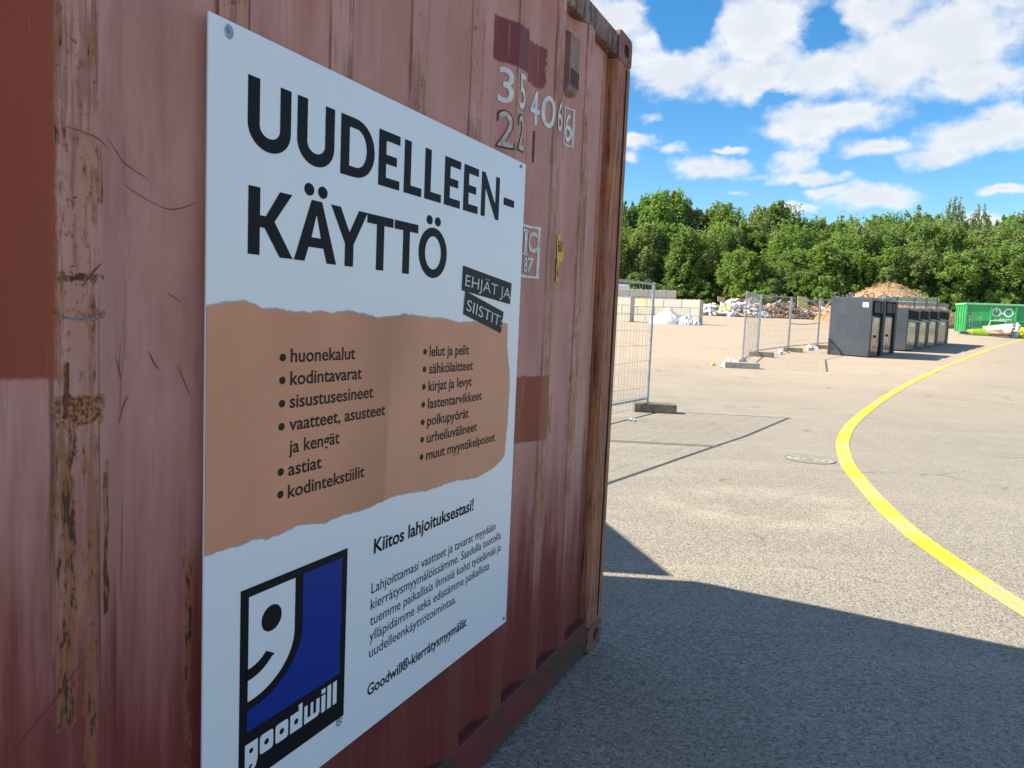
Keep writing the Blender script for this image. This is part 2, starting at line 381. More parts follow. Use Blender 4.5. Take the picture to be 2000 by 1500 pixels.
# brush-painted repair patches
def patch(x0, x1, z0, z1, col, jit=.02, fac=.95):
    global paint
    j = t.mul(t.sub(t.noise(c, 45, 4, .7), .5), jit*2)
    X_ = t.add(cx_, j); Z_ = t.add(cz_, j)
    f = t.mul(t.mul(t.sm(X_, x0-.004, x0+.004), t.sm(X_, x1+.004, x1-.004)), t.mul(t.sm(Z_, z0-.004, z0+.004), t.sm(Z_, z1+.004, z1-.004)))
    f = t.mul(f, t.sub(1.0, t.mul(t.sm(t.noise(tall, 85, 4), .62, .74), .6)))
    paint = t.mix(t.mul(f, fac), paint, t.mix(n1, tuple(v*.88 for v in col), col))
patch(2.512, 3.6, 1.312, 3.0, (.34, .068, .030), .006, 1.0)
patch(.985, 1.175, 2.165, 2.29, (.20, .036, .036), .008)
patch(.83, .985, 2.168, 2.30, (.235, .05, .05), .02)
patch(.64, .93, 1.005, 1.23, (.32, .070, .038), .012)
patch(-.01, .19, 1.055, 1.705, (.31, .085, .06), .008, .8)
patch(.595, .66, 1.56, 1.64, (.26, .05, .03), .006)
fl = t.add(t.mul(t.noise(t.scale(c, 1, 1, .16), 130, 6, .72), .55), t.mul(t.noise(t.scale(c, 1, 1, .4), 30, 6, .7), .45))
def rustbox(x0, x1, z0, z1, thr=.5, soft=.012):
    global paint
    j = t.mul(t.sub(t.noise(c, 38, 4, .7), .5), .024)
    X_ = t.add(cx_, j); Z_ = t.add(cz_, t.mul(j, 1.4))
    f = t.mul(t.mul(t.sm(X_, x0-soft, x0+soft*.3), t.sm(X_, x1+soft, x1-soft*.3)), t.mul(t.sm(Z_, z0-soft*2, z0+soft), t.sm(Z_, z1+soft, z1-soft*.3)))
    g_ = t.add(fl, t.mul(t.sub(f, 1.0), .35))
    paint = t.mix(t.mul(t.sm(g_, thr-.09, thr), t.mul(f, .8)), paint, (.31, .115, .042))
    paint = t.mix(t.mul(t.sm(g_, thr, thr+.05), f), paint, (.075, .026, .012))
rustbox(2.488, 2.518, .80, 1.255, .50); rustbox(2.425, 2.440, .95, 1.17, .49, .006); rustbox(2.455, 2.475, .70, 1.25, .54)
rustbox(2.436, 2.515, 1.447, 1.457, .46, .004); rustbox(2.436, 2.515, 1.268, 1.284, .45, .006); rustbox(2.500, 2.516, 1.30, 2.2, .56); rustbox(2.45, 2.47, 1.3, 2.2, .56)
rustbox(2.440, 2.452, 1.56, 1.64, .50, .006); rustbox(2.262, 2.275, .60, 1.02, .52, .01)
rustbox(.595, .66, 1.0, 1.15, .53); rustbox(.84, .93, 1.02, 1.2, .60); rustbox(.40, .52, .9, 2.3, .55, .03); rustbox(.70, .80, .7, 2.45, .57, .02)
# rusty box scars on the ridge beside the sign
for (x0, x1, z0, z1) in ((2.44, 2.52, 1.245, 1.285), (2.43, 2.52, 1.40, 1.408), (2.427, 2.432, 1.15, 1.185)):
    X_ = t.add(cx_, t.mul(t.sub(t.noise(c, 60, 4, .7), .5), .02)); Z_ = t.add(cz_, t.mul(t.sub(t.noise(c, 50, 4, .7), .5), .03))
    f = t.mul(t.mul(t.sm(X_, x0-.006, x0+.006), t.sm(X_, x1+.006, x1-.006)), t.mul(t.sm(Z_, z0-.006, z0+.006), t.sm(Z_, z1+.006, z1-.006)))
    paint = t.mix(t.mul(f, t.sm(t.noise(c, 40, 4, .7), .3, .6)), paint, t.mix(t.sm(nf, .4, .6), (.42, .15, .03), (.10, .035, .014)))
paint = t.mix(t.mul(t.sm(t.noise(c, 230, 2), .70, .76), .35), paint, (.09, .04, .035))
t.out(t.bsdf(paint, t.add(.5, t.mul(n2, .2)), 0, t.bump(t.add(t.mul(n3, .4), t.add(t.mul(scr, .6), t.mul(nf, .15))), .25, .004), .35))

def old_metal(name, a, b, rust, zs=.06, amt=.6):
    m, t = mat(name); c = t.coord(); tl = t.scale(c, 1, 1, zs)
    n_ = t.noise(tl, 55, 6, .68); k = t.noise(c, 7, 5, .65)
    p = t.mix(t.sm(k, .35, .65), a, b)
    p = t.mix(t.mul(t.sm(n_, .47, .60), amt), p, rust)
    p = t.mix(t.mul(t.sm(t.noise(tl, 85, 5, .72), .55, .63), .9), p, (.035, .022, .018))
    t.out(t.bsdf(p, .7, 0, t.bump(n_, .5, .006), .3)); return m
m_post = old_metal('peeling corner post paint', (.27, .085, .055), (.36, .155, .105), (.50, .20, .07), .05, .9)
m_rail = old_metal('grimy rail paint', (.22, .115, .09), (.36, .25, .20), (.065, .05, .036), .3, .85)
m_low, t = mat('mossy bottom rail paint'); c = t.coord(); k1 = t.noise(c, 6, 6, .7); k2 = t.noise(t.scale(c, .3, 1, 1), 30, 5, .7)
lz = t.sep(c)[2]
p = t.mix(t.sm(k1, .4, .6), (.17, .035, .03), (.115, .045, .033)); p = t.mix(t.mul(t.sm(k1, .46, .62), .75), p, (.05, .052, .026))
p = t.mix(t.mul(t.sm(t.add(lz, t.mul(t.sub(k2, .5), .06)), .045, .0), .8), p, (.08, .085, .06)); p = t.mix(t.sm(k2, .62, .72), p, (.03, .02, .016))
t.out(t.bsdf(p, .8, 0, t.bump(k2, .5, .006), .3))

cont = thing('shipping_container', 'weathered dusty red shipping container with rust streaks carrying the white sign', 'container', A, CR)
CL, CW, CZ = 6.058, 2.438, 2.591
# local axes: x = along the side towards the viewer (0 = far end), y = outwards, z up
def side_sheet(s0, s1, z0, z1, flip=None):
    mb = MB(); cols = [s0]; bk = breaks(s0, s1)
    for b in bk:                                  # small fillets at every fold
        cols += [b-.007, b-.0035, b, b+.0035, b+.007]
    cols.append(s1); cols = sorted(set(cols))
    def pr(s): return sum(prof(s+d) for d in (-.006, -.003, 0, .003, .006))/5
    zz = [z0+(z1-z0)*k/8 for k in range(9)]
    for z in zz: mb.v += [(s, pr(s), z) for s in cols]
    n_ = len(cols)
    for j in range(8):
        for i in range(n_-1): mb.f.append((j*n_+i, j*n_+i+1, (j+1)*n_+i+1, (j+1)*n_+i)); mb.i.append(0)
    if flip is not None: mb.v = [(a, flip-b, c_) for a, b, c_ in mb.v]
    return mb
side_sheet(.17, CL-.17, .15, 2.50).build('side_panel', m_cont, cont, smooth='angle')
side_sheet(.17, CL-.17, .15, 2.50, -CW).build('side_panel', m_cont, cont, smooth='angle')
def hexpost(sgn_y, x0, x1):
    """rolled corner post: outer face, return with a round nose"""
    mb = MB(); r = .022
    y0 = 0 if sgn_y else -CW; d = -1 if sgn_y else 1
    inner = x1 if x0 < 1 else x0; outer = x0 if x0 < 1 else x1; e = 1 if x0 < 1 else -1
    pr = [(outer+e*.002, y0+d*.003), (inner-e*r, y0+d*.003)]
    for k in range(1, 6): a = k/5*math.pi/2; pr.append((inner-e*r+e*r*math.sin(a), y0+d*(.003+r-r*math.cos(a))))
    pr += [(inner, y0+d*.055), (outer+e*.002, y0+d*.16)]
    mb.prism(pr, 2, .118, CZ-.118); return mb
for sy in (True, False):
    hexpost(sy, 0, .18).build('corner_post', m_post, cont, smooth='angle')
    hexpost(sy, CL-.18, CL).build('corner_post', m_post, cont, smooth='angle')
# dark seam and the hinge-side strip standing beside it
mb = MB(); mb.bb(.052, .060, -.02, .0012, .14, CZ-.13, 0); mb.build('post_seam', simple('black gap', (.012, .010, .009), .9), cont)
def casting(x0, z0):
    """hollow corner casting with an oval hole in each outer face"""
    mbs = []
    return x0, z0
m_cast = old_metal('rusty casting', (.22, .085, .06), (.30, .14, .10), (.10, .05, .035), .5, .7)
m_dark = simple('dark hollow', (.02, .014, .012), .9)
def make_casting(x0, yo, z0):
    mb = MB(); W, H, Dp = .178, .118, .162; sy = 1 if yo == 0 else -1
    ol = []
    r = .028
    for (cx, cz, a0) in ((W-r, r, -90), (W-r, H-r, 0), (r, H-r, 90), (r, r, 180)):
        for k in range(5): a = R(a0+90*k/4); ol.append((cx+r*math.cos(a), cz+r*math.sin(a)))
    hole = circ(W*.40, H*.5, .036, .026, 20) if x0 < 1 else circ(W*.60, H*.5, .036, .026, 20)
    hole = [(p[0], p[1]) for p in hole]
    vs, fs = fill([ol, hole])
    yf = yo; yb = yo-sy*Dp
    b = len(mb.v); mb.v += [(x0+p[0], yf, z0+p[1]) for p in vs]
    for f in fs: mb.f.append(tuple(b+k for k in f)); mb.i.append(0)
    n_ = len(ol); b = len(mb.v)
    mb.v += [(x0+p[0], yf, z0+p[1]) for p in ol]+[(x0+p[0], yb, z0+p[1]) for p in ol]
    for k in range(n_): mb.f.append((b+k, b+(k+1) % n_, b+n_+(k+1) % n_, b+n_+k)); mb.i.append(0)
    mb.f.append(tuple(range(b+n_, b+2*n_))); mb.i.append(0)
    n_ = len(hole); b = len(mb.v); yh = yo-sy*.03
    mb.v += [(x0+p[0], yf, z0+p[1]) for p in hole]+[(x0+p[0], yh, z0+p[1]) for p in hole]
    for k in range(n_): mb.f.append((b+k, b+(k+1) % n_, b+n_+(k+1) % n_, b+n_+k)); mb.i.append(0)
    mb.f.append(tuple(range(b+n_, b+2*n_))); mb.i.append(1)
    return mb
for x0 in (0, CL-.178):
    for yo in (0, -CW):
        for z0 in (0, CZ-.118): make_casting(x0, yo, z0).build('corner_casting', [m_cast, m_dark], cont, smooth='angle')
for yo, d in ((0, -1), (-CW, 1)):
    def yb(a, b): return (yo+d*b, yo+d*a)
    a, b = yb(.0055, .075); MB().bb(.178, CL-.178, a, b, 2.488, 2.572).build('top_rail', m_rail, cont, bevel=.008)
    a, b = yb(.006, .06); MB().bb(.178, CL-.178, a, b, .018, .158).build('bottom_rail', m_low, cont, bevel=.006)
mb = MB(); mb.bb(.06, CL-.06, -CW+.03, -.03, 2.53, 2.57); mb.build('roof', m_rail, cont)
mb = MB(); mb.bb(.06, CL-.06, -CW+.07, -.07, .03, .14); mb.build('floor_frame', m_low, cont)
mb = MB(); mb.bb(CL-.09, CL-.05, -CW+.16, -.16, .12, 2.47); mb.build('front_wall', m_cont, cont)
for z in (.02, 2.47):
    mb = MB(); mb.bb(.01, .09, -CW+.165, -.165, z, z+.1); mb.build('door_sill' if z < 1 else 'door_header', m_post, cont)
def leaf(hinge, ang, n):
    """one door leaf with its two locking bars"""
    rot = Matrix.Rotation(ang, 3, 'Z')
    mb = MB(); mb.bb(0, 1.16, -.025, .025, .125, 2.40)
    for k in range(5): mb.bb(.06, 1.10, -.036, .036, .35+k*.45, .55+k*.45)
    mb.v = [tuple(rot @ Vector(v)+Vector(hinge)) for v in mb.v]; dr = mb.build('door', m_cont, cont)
    for x in (.35, .85):
        mb = MB(); mb.tube([(x, .06, .1), (x, .06, 2.47)], .016)
        mb.v = [tuple(rot @ Vector(v)+Vector(hinge)) for v in mb.v]; mb.build('locking_bar', m_iron, dr)
    for x in (.35, .85):
        mb = MB(); mb.bb(x-.02, x+.22, .06, .085, 1.05, 1.09)
        mb.v = [tuple(rot @ Vector(v)+Vector(hinge)) for v in mb.v]; mb.build('handle', m_iron, dr)
leaf((.04, -.05-.0, 0), R(-90), 0)
leaf((-.070, -CW+.012, 0), R(180+37.7), 1)

def conform(vs2, fs2, name, m, s_of, lift=.0025, cuts=True):
    """drape flat lettering (x to the right as read, z up) on the corrugated side"""
    bm = bmesh.new(); bv = [bm.verts.new((s_of-x, 0, z)) for x, z in vs2]
    for f in fs2:
        try: bm.faces.new([bv[k] for k in f])
        except ValueError: pass
    xs_ = [v.co.x for v in bm.verts]
    for b in breaks(min(xs_), max(xs_)):
        for d in (-.006, 0, .006):
            bmesh.ops.bisect_plane(bm, geom=bm.verts[:]+bm.edges[:]+bm.faces[:], plane_co=(b+d, 0, 0), plane_no=(1, 0, 0))
    for v in bm.verts: v.co.y = sum(prof(v.co.x+d) for d in (-.006, -.003, 0, .003, .006))/5+lift
    me = bpy.data.meshes.new(name); bm.to_mesh(me); bm.free(); me.materials.append(m)
    return link(name, me, cont)
m_white = simple('chalky white paint', (.74, .74, .70), .7, 0, .12, 30, dirt=(.42, .3, .25))
def digit(ch, sL, sR, z0, z1, off=.012):
    vs, fs = txt(ch, 0, sL-sR, 0, z1-z0, off, ref=ch); zm = min(v[1] for v in vs); zx = max(v[1] for v in vs)
    return [( -sL+p[0], z0+(p[1]-zm)*(z1-z0)/(zx-zm)) for p in vs], fs
def joinparts(parts):
    V, Fs = [], []
    for vs, fs in parts:
        b = len(V); V += vs; Fs += [tuple(b+k for k in f) for f in fs]
    return V, Fs
for g in (digit('3', 1.145, 1.095, 2.05, 2.152, .006), digit('5', 1.070, 1.028, 2.05, 2.152, .006), digit('4', .905, .848, 2.05, 2.158, .006), digit('0', .843, .788, 2.05, 2.153, .006), digit('6', .762, .726, 2.055, 2.155, .006), digit('6', .600, .556, 2.06, 2.16, .006)): conform(*g, 'number_digit', m_white, 0)
def frame(x0, x1, z0, z1, th, thz=None): return fill([rect(-x1, z0, -x0, z1), rect(-x1+th, z0+(thz or th*.6), -x0-th, z1-(thz or th*.6))])
conform(*frame(.548, .612, 2.045, 2.178, .008), 'number_frame', m_white, 0)
g = joinparts([digit('2', 1.14, 1.09, 1.926, 2.027, .005), digit('2', 1.066, 1.030, 1.93, 2.03, .005)])
conform(*g, 'type_code', simple('flaking white paint', (.55, .48, .42), .8, 0, .3, 60, dirt=(.2, .09, .07)), 0, .003)
gd = joinparts([digit('2', 1.146, 1.084, 1.921, 2.032, .02), digit('2', 1.072, 1.024, 1.925, 2.035, .02)])
conform(*gd, 'type_code_shadow', simple('old dark paint edge', (.10, .045, .04), .8, 0, .3, 60), 0, .0018)
conform(*joinparts([digit('l', .872, .862, 1.93, 2.03, .005)]), 'type_code', simple('rusty paint scar', (.10, .05, .045), .8, 0, .4, 40), 0)
g = joinparts([digit('C', .872, .836, 1.640, 1.708, .02), digit('8', .902, .876, 1.574, 1.622, .015), digit('7', .872, .846, 1.575, 1.623, .015), fill([rect(-.905, 1.632, -.885, 1.706)]), fill([rect(-.915, 1.700, -.880, 1.712)]), fill([rect(-.915, 1.628, -.880, 1.637)]), frame(.825, 1.03, 1.556, 1.726, .010, .008)])
conform(*g, 'marking_plate', m_white, 0)
# torn yellow sticker
rnd = random.Random(3)
ol = [(-.620, 1.560), (-.600, 1.558), (-.600, 1.61), (-.585, 1.635), (-.575, 1.628), (-.565, 1.66), (-.572, 1.69), (-.590, 1.70), (-.597, 1.725), (-.625, 1.728), (-.628, 1.68), (-.618, 1.64), (-.626, 1.60)]
conform(*fill([ol]), 'yellow_sticker', simple('yellow sticker', (.72, .42, .03), .5, 0, .15, 30, dirt=(.35, .2, .06)), 0, .003)
conform(*joinparts([digit('6', .618, .600, 1.665, 1.71, 0), digit('0', .597, .578, 1.665, 1.705, 0), digit('6', .617, .603, 1.575, 1.612, 0)]), 'sticker_lettering', simple('black print', (.02, .02, .02), .5), 0, .005)
# ventilator box hanging in the groove near the post
m_vent = simple('grey brown ventilator paint', (.27, .155, .125), .7, 0, .25, 14)
mb = MB(); mb.prism([(-.046, 2.43), (-.020, 2.415), (-.020, 2.245), (-.028, 2.225), (-.046, 2.212)], 0, .548, .640)
vt = mb.build('ventilator', m_vent, cont, bevel=.004)
mb = MB()
for k in range(5): mb.bb(.553+k*.017, .561+k*.017, -.021, -.0185, 2.245, 2.30)
mb.build('slot', simple('vent slot', (.03, .025, .02), .8), vt)
# scratches and scuffs
m_scr = simple('fresh red scratch', (.21, .035, .04), .7, 0, .25, 40)
def ribbon(pts, wd):
    L, Rr = [], []
    for k, p in enumerate(pts):
        a = Vector(pts[max(k-1, 0)]); b = Vector(pts[min(k+1, len(pts)-1)]); d = (b-a).normalized(); n_ = Vector((-d.y, d.x))
        wk = wd*(.35+.65*math.sin(math.pi*(k+.5)/len(pts))); L.append((p[0]+n_.x*wk, p[1]+n_.y*wk)); Rr.append((p[0]-n_.x*wk, p[1]-n_.y*wk))
    return L+Rr, [(k, k+1, len(pts)+k+1, len(pts)+k) for k in range(len(pts)-1)]
def mid_pts(p, q, bend, n_=9):
    return [(p[0]+(q[0]-p[0])*k/n_, p[1]+(q[1]-p[1])*k/n_+bend*math.sin(math.pi*k/n_)) for k in range(n_+1)]
SCR = [(((-2.50), 1.655), (-2.425, 1.642), .004, .0012), ((-2.43, 1.66), (-2.335, 1.615), -.004, .0012), ((-2.38, 1.60), (-2.315, 1.577), -.002, .001), ((-2.315, 1.577), (-2.262, 1.590), -.008, .0015), ((-2.39, 1.36), (-2.395, 1.30), .0, .0012), ((-2.405, 1.34), (-2.385, 1.30), .0, .0015), ((-2.385, 1.33), (-2.392, 1.25), .0, .001), ((-2.335, 1.345), (-2.315, 1.315), -.003, .0016), ((-2.285, 1.32), (-2.268, 1.27), .0, .001), ((-2.395, 1.235), (-2.372, 1.275), .002, .002), ((-2.30, 1.44), (-2.28, 1.425), .0, .001), ((-2.475, 1.44), (-2.445, 1.475), .003, .0022), ((-2.56, .80), (-2.47, .90), .01, .0014), ((-2.385, 1.12), (-2.388, .95), .0, .0012)]
for p, q, b, wd in SCR: conform(*ribbon(mid_pts(p, q, b), wd*.55), 'scratch_mark', m_scr, 0, .0015)
m_scar = old_metal('flaked rust scar', (.16, .055, .015), (.32, .12, .03), (.05, .022, .012), .5, .6)
SC2 = [((-2.498, 1.335), (-2.502, 1.255), .0, .0042)]
for p, q, b, wd in SC2: conform(*ribbon(mid_pts(p, q, b), wd*.8), 'rust_scar', m_scar, 0, .0018)
conform(*ribbon(mid_pts((-2.51, 1.398), (-2.436, 1.398), -.003), .0015), 'scuff_mark', simple('blue grey scuff', (.17, .18, .20), .7, 0, .35, 120), 0, .0016)

# ------------------------------------------------------------------ the sign
SW, SH = 1.248, 1.449
nv = Vector((.9063, -.4226, 0)); wv = Vector((.4226, .9063, 0))
SO = A-wv*2.258+nv*.006; SO.z = .444
m_sign = None
m_sg, t = mat('white sign board'); c = t.coord()
t.out(t.bsdf(t.mix(t.noise(c, 3, 4), (.80, .805, .81), (.84, .845, .85)), .32, 0, None, .5)); m_sign = m_sg
m_blk, t = mat('black print'); t.out(t.bsdf((.010, .010, .013), .5, 0, None, .12))
m_grey, t = mat('dark grey print'); t.out(t.bsdf((.022, .017, .016), .5, 0, None, .15))
m_blu, t = mat('blue print'); t.out(t.bsdf((.006, .030, .25), .4, 0, None, .25))
m_kraft, t = mat('printed kraft paper'); c = t.coord(); kx, ky, kz = t.sep(c)
kc = t.mix(t.sm(t.noise(c, 3.5, 4), .3, .7), (.64, .280, .160), (.73, .330, .195))
kc = t.mix(t.mul(t.sm(t.noise(c, 260, 3, .7), .5, .75), .30), kc, (.42, .19, .11))
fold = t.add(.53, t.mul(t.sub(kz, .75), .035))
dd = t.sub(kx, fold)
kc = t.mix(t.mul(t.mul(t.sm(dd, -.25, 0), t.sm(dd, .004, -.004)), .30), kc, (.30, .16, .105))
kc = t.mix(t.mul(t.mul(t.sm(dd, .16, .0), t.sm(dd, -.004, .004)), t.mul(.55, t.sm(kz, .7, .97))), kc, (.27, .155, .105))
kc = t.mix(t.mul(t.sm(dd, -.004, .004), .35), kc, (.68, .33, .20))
t.out(t.bsdf(kc, .45, 0, None, .2))
m_torn = simple('torn paper edge', (.52, .45, .40), .6)
sign = thing('information_sign', 'large white sign headed UUDELLEENKÄYTTÖ screwed to the red container', 'sign', SO, R(65))
mb = MB(); mb.bb(-.008, 1.229, 0, .004, .007, 1.446); mb.build('board', m_sign, sign, bevel=.0008)
Y1, Y2, Y3 = -.0006, -.0012, -.0018
# heading, hand drawn outlines
def Uo(x0, x1, yt, yb, st):
    r = (x1-x0)/2; cx = (x0+x1)/2; o = [(x0, yt)]; ry = r*.80
    for k in range(17): a = math.pi+math.pi*k/16; o.append((cx+r*math.cos(a), yb+ry+ry*math.sin(a)))
    o.append((x1, yt)); o.append((x1-st, yt)); r2 = r-st; ry2 = ry-st*.85
    for k in range(17): a = -math.pi*k/16; o.append((cx+r2*math.cos(a), yb+ry+ry2*math.sin(a)))
    o.append((x0+st, yt)); return [o]
def Do(x0, x1, yb, yt, st):
    def half(a0, a1, b0, b1):
        o = []; w_ = a1-a0; h = (b1-b0)/2; cy = (b0+b1)/2; sx = a0+w_*.38
        o += [(a0, b0)]
        for k in range(17): a = -math.pi/2+math.pi*k/16; o.append((sx+(a1-sx)*math.cos(a)**.9 if math.cos(a) > 0 else sx, cy+h*math.sin(a)))
        return o+[(a0, b1)]
    return [half(x0, x1, yb, yt), half(x0+st, x1-st, yb+st*.72, yt-st*.72)]
def Eo(x0, x1, yb, yt, st):
    b = st*.70; ym = (yb+yt)/2; xm = x1-.012
    return [[(x0, yb), (x1, yb), (x1, yb+b), (x0+st, yb+b), (x0+st, ym-b/2), (xm, ym-b/2), (xm, ym+b/2), (x0+st, ym+b/2), (x0+st, yt-b), (x1, yt-b), (x1, yt), (x0, yt)]]
def Lo(x0, x1, yb, yt, st): return [[(x0, yb), (x1, yb), (x1, yb+st*.70), (x0+st, yb+st*.70), (x0+st, yt), (x0, yt)]]
def No(x0, x1, yb, yt, st):
    return [[(x0, yb), (x0+st*.86, yb), (x0+st*.86, yt-.042), (x1-st*.75, yb), (x1, yb), (x1, yt), (x1-st*.86, yt), (x1-st*.86, yb+.042), (x0+st*.75, yt), (x0, yt)]]
def Ko(x0, x1, yb, yt, st):
    ym = (yb+yt)/2
    return [[(x0, yb), (x0+st, yb), (x0+st, ym-.010), (x0+.040, ym-.010), (x1-.035, yb), (x1, yb), (x1-.050, ym+.004), (x1-.004, yt), (x1-.037, yt), (x0+.043, ym+.011), (x0+st, ym+.011), (x0+st, yt), (x0, yt)]]
def Ao(x0, x1, yb, yt):
    cx = (x0+x1)/2; q = .0155
    return [[(x0, yb), (x0+.030, yb), (x0+.041, yb+.028), (x1-.041, yb+.028), (x1-.030, yb), (x1, yb), (cx+q, yt), (cx-q, yt)], [(x0+.049, yb+.047), (x1-.049, yb+.047), (cx, yt-.026)]]
def Yo(x0, x1, yb, yt, st):
    cx = (x0+x1)/2; h = st/2
    return [[(cx-h, yb), (cx+h, yb), (cx+h, yb+.046), (x1, yt), (x1-.031, yt), (cx, yb+.070), (x0+.031, yt), (x0, yt), (cx-h, yb+.046)]]
def To(x0, x1, yb, yt, st):
    cx = (x0+x1)/2; h = st/2; b = st*.70
    return [[(cx-h, yb), (cx+h, yb), (cx+h, yt-b), (x1, yt-b), (x1, yt), (x0, yt), (x0, yt-b), (cx-h, yt-b)]]
def Oo(cx, cy, rx, ry, st): return [circ(cx, cy, rx, ry, 36), circ(cx, cy, rx-st, ry-st*.72, 36)]
B1, T1_, B2, T2_, ST = 1.2545, 1.3735, 1.0705, 1.1885, .0285
H1 = [Uo(.079, .187, T1_, B1-.002, ST), Uo(.204, .313, T1_, B1-.002, ST), Do(.333, .449, B1, T1_, ST), Eo(.464, .546, B1, T1_, ST), Lo(.564, .640, B1, T1_, ST), Lo(.653, .731, B1, T1_, ST), Eo(.746, .828, B1, T1_, ST), Eo(.845, .927, B1, T1_, ST), No(.945, 1.056, B1, T1_, ST), [rect(1.085, 1.304, 1.156, 1.325)]]
H2 = [Ko(.083, .198, B2, T2_, ST), Ao(.201, .327, B2, T2_), [circ(.241, 1.207, .0145, .0118)], [circ(.281, 1.207, .0145, .0118)], Yo(.307, .430, B2, T2_, ST), To(.429, .528, B2, T2_, ST), To(.533, .632, B2, T2_, ST), Oo(.703, 1.1295, .067, .0615, .0295), [circ(.682, 1.2075, .0145, .0112)], [circ(.721, 1.2075, .0145, .0112)]]
flat('heading_lettering', [fill(g_) for g_ in H1+H2], m_blk, sign, Y1)
# torn kraft paper print
top = [(-.007, .975), (.037, .983), (.08, .987), (.12, .977), (.158, .976), (.203, .97), (.229, .974), (.25, .97), (.283, .976), (.318, .971), (.369, .979), (.441, .970), (.478, .966), (.543, .970), (.587, .975), (.646, .972), (.761, .969), (.848, .958), (.932, .963), (1.015, .955), (1.144, .96)]
right = [(1.146, .93), (1.148, .891), (1.16, .85), (1.172, .813), (1.177, .78), (1.176, .72), (1.173, .66), (1.166, .60), (1.162, .559), (1.13, .545), (1.092, .532), (.987, .520), (.92, .525), (.855, .534), (.775, .533), (.701, .534), (.631, .544), (.559, .549), (.522, .545), (.458, .541)]
bot = [(.377, .543), (.309, .542), (.23, .555), (.173, .549), (.139, .548), (.119, .556), (.078, .554), (.031, .556), (-.007, .555)]
rnd = random.Random(11); ol = top+right+bot; edge = []
for k in range(len(ol)-1):
    a, b = ol[k], ol[k+1]; d = math.hypot(b[0]-a[0], b[1]-a[1]); n_ = max(1, int(d/.009))
    for j in range(n_):
        u = j/n_; edge.append((a[0]+(b[0]-a[0])*u+(rnd.uniform(-.0013, .0013) if 0 < k else 0), a[1]+(b[1]-a[1])*u+rnd.uniform(-.0014, .0014)))
edge.append(ol[-1]); edge = [(max(-.0073, a), b) for a, b in edge]
fringe = []
for a, b in edge:
    cx, cy = .58, .76; sx = (.0028 if a > .02 else 0)*(1 if a > cx else -1)*(abs(a-cx)/.58); sy = .0026*(1 if b > cy else -1)
    fringe.append((max(-.0075, a+sx+rnd.uniform(-.0008, .0008)), b+sy+rnd.uniform(-.0012, .0012)))
flat('torn_paper_edge', [fill([fringe])], m_torn, sign, Y1)
flat('kraft_paper_print', [fill([edge])], m_kraft, sign, Y2)
ba = .0255
L1 = [('huonekalut', .196, .397, .877), ('kodintavarat', .196, .422, .8335), ('sisustusesineet', .196, .466, .7895), ('vaatteet, asusteet', .196, .515, .7455), ('ja kengät', .196, .350, .7015), ('astiat', .195, .294, .658), ('kodintekstiilit', .195, .441, .6145)]
L2 = [('lelut ja pelit', .701, .907, .8745), ('sähkölaitteet', .701, .933, .831), ('kirjat ja levyt', .701, .929, .787), ('lastentarvikkeet', .701, .993, .743), ('polkupyörät', .701, .918, .6995), ('urheiluvälineet', .701, .971, .656), ('muut myyntikelpoiset', .701, 1.090, .612)]
P = [txt(b_, x0, x1, bs, ba, .014) for b_, x0, x1, bs in L1]
P += [fill([circ(.1745, v, .0085, .0073, 18)]) for v in (.8865, .8435, .7995, .7555, .669, .6255)]
flat('list_lettering', P, m_grey, sign, Y3); P = [txt(b_, x0, x1, bs, ba, .014) for b_, x0, x1, bs in L2]
P += [fill([circ(.679, v, .0085, .0073, 18)]) for v in (.886, .843, .799, .755, .711, .667, .6235)]
flat('list_lettering', P, m_grey, sign, Y3)
s1_ = flat('label_strip', [fill([[(.857, 1.111), (1.160, 1.082), (1.155, 1.019), (.854, 1.046)]])], m_grey2 if False else simple('dark label tape', (.022, .024, .023), .5, spec=.15), sign, Y3)
s2_ = flat('label_strip', [fill([[(.874, 1.045), (1.112, .995), (1.099, .932), (.867, .983)]])], bpy.data.materials['dark label tape'], sign, Y3-.0006)
m_emb = simple('embossed white', (.62, .63, .60), .5)
flat('label_lettering', [txt('EHJÄT JA', .868, 1.152, 1.0585, .030, -.004, 'H', -.087)], m_emb, s1_, Y3-.0012)
flat('label_lettering', [txt('SIISTIT:', .879, 1.104, .994, .030, -.004, 'H', -.197)], m_emb, s2_, Y3-.0012)
flat('thanks_lettering', [txt('Kiitos lahjoituksestasi!', .487, .972, .4275, .0325, .022)], m_blk, sign, Y1)
PR = [('Lahjoittamasi vaatteet ja tavarat myydään', .482, 1.122, .334), ('kierrätysmyymälöissämme. Saadulla tuotolla', .481, 1.162, .296), ('tuemme paikallisia ihmisiä kohti työelämää ja', .480, 1.165, .258), ('ylläpidämme sekä edistämme paikallista', .480, 1.089, .2205), ('uudelleenkäyttötoimintaa.', .480, .888, .182)]
flat('paragraph_lettering', [txt(b_, x0, x1, bs, .0245, .001) for b_, x0, x1, bs in PR], m_blk, sign, Y1)
flat('closing_lettering', [txt('Goodwill®-kierrätysmyymälät', .477, .955, .091, .0265, .018)], m_blk, sign, Y1)
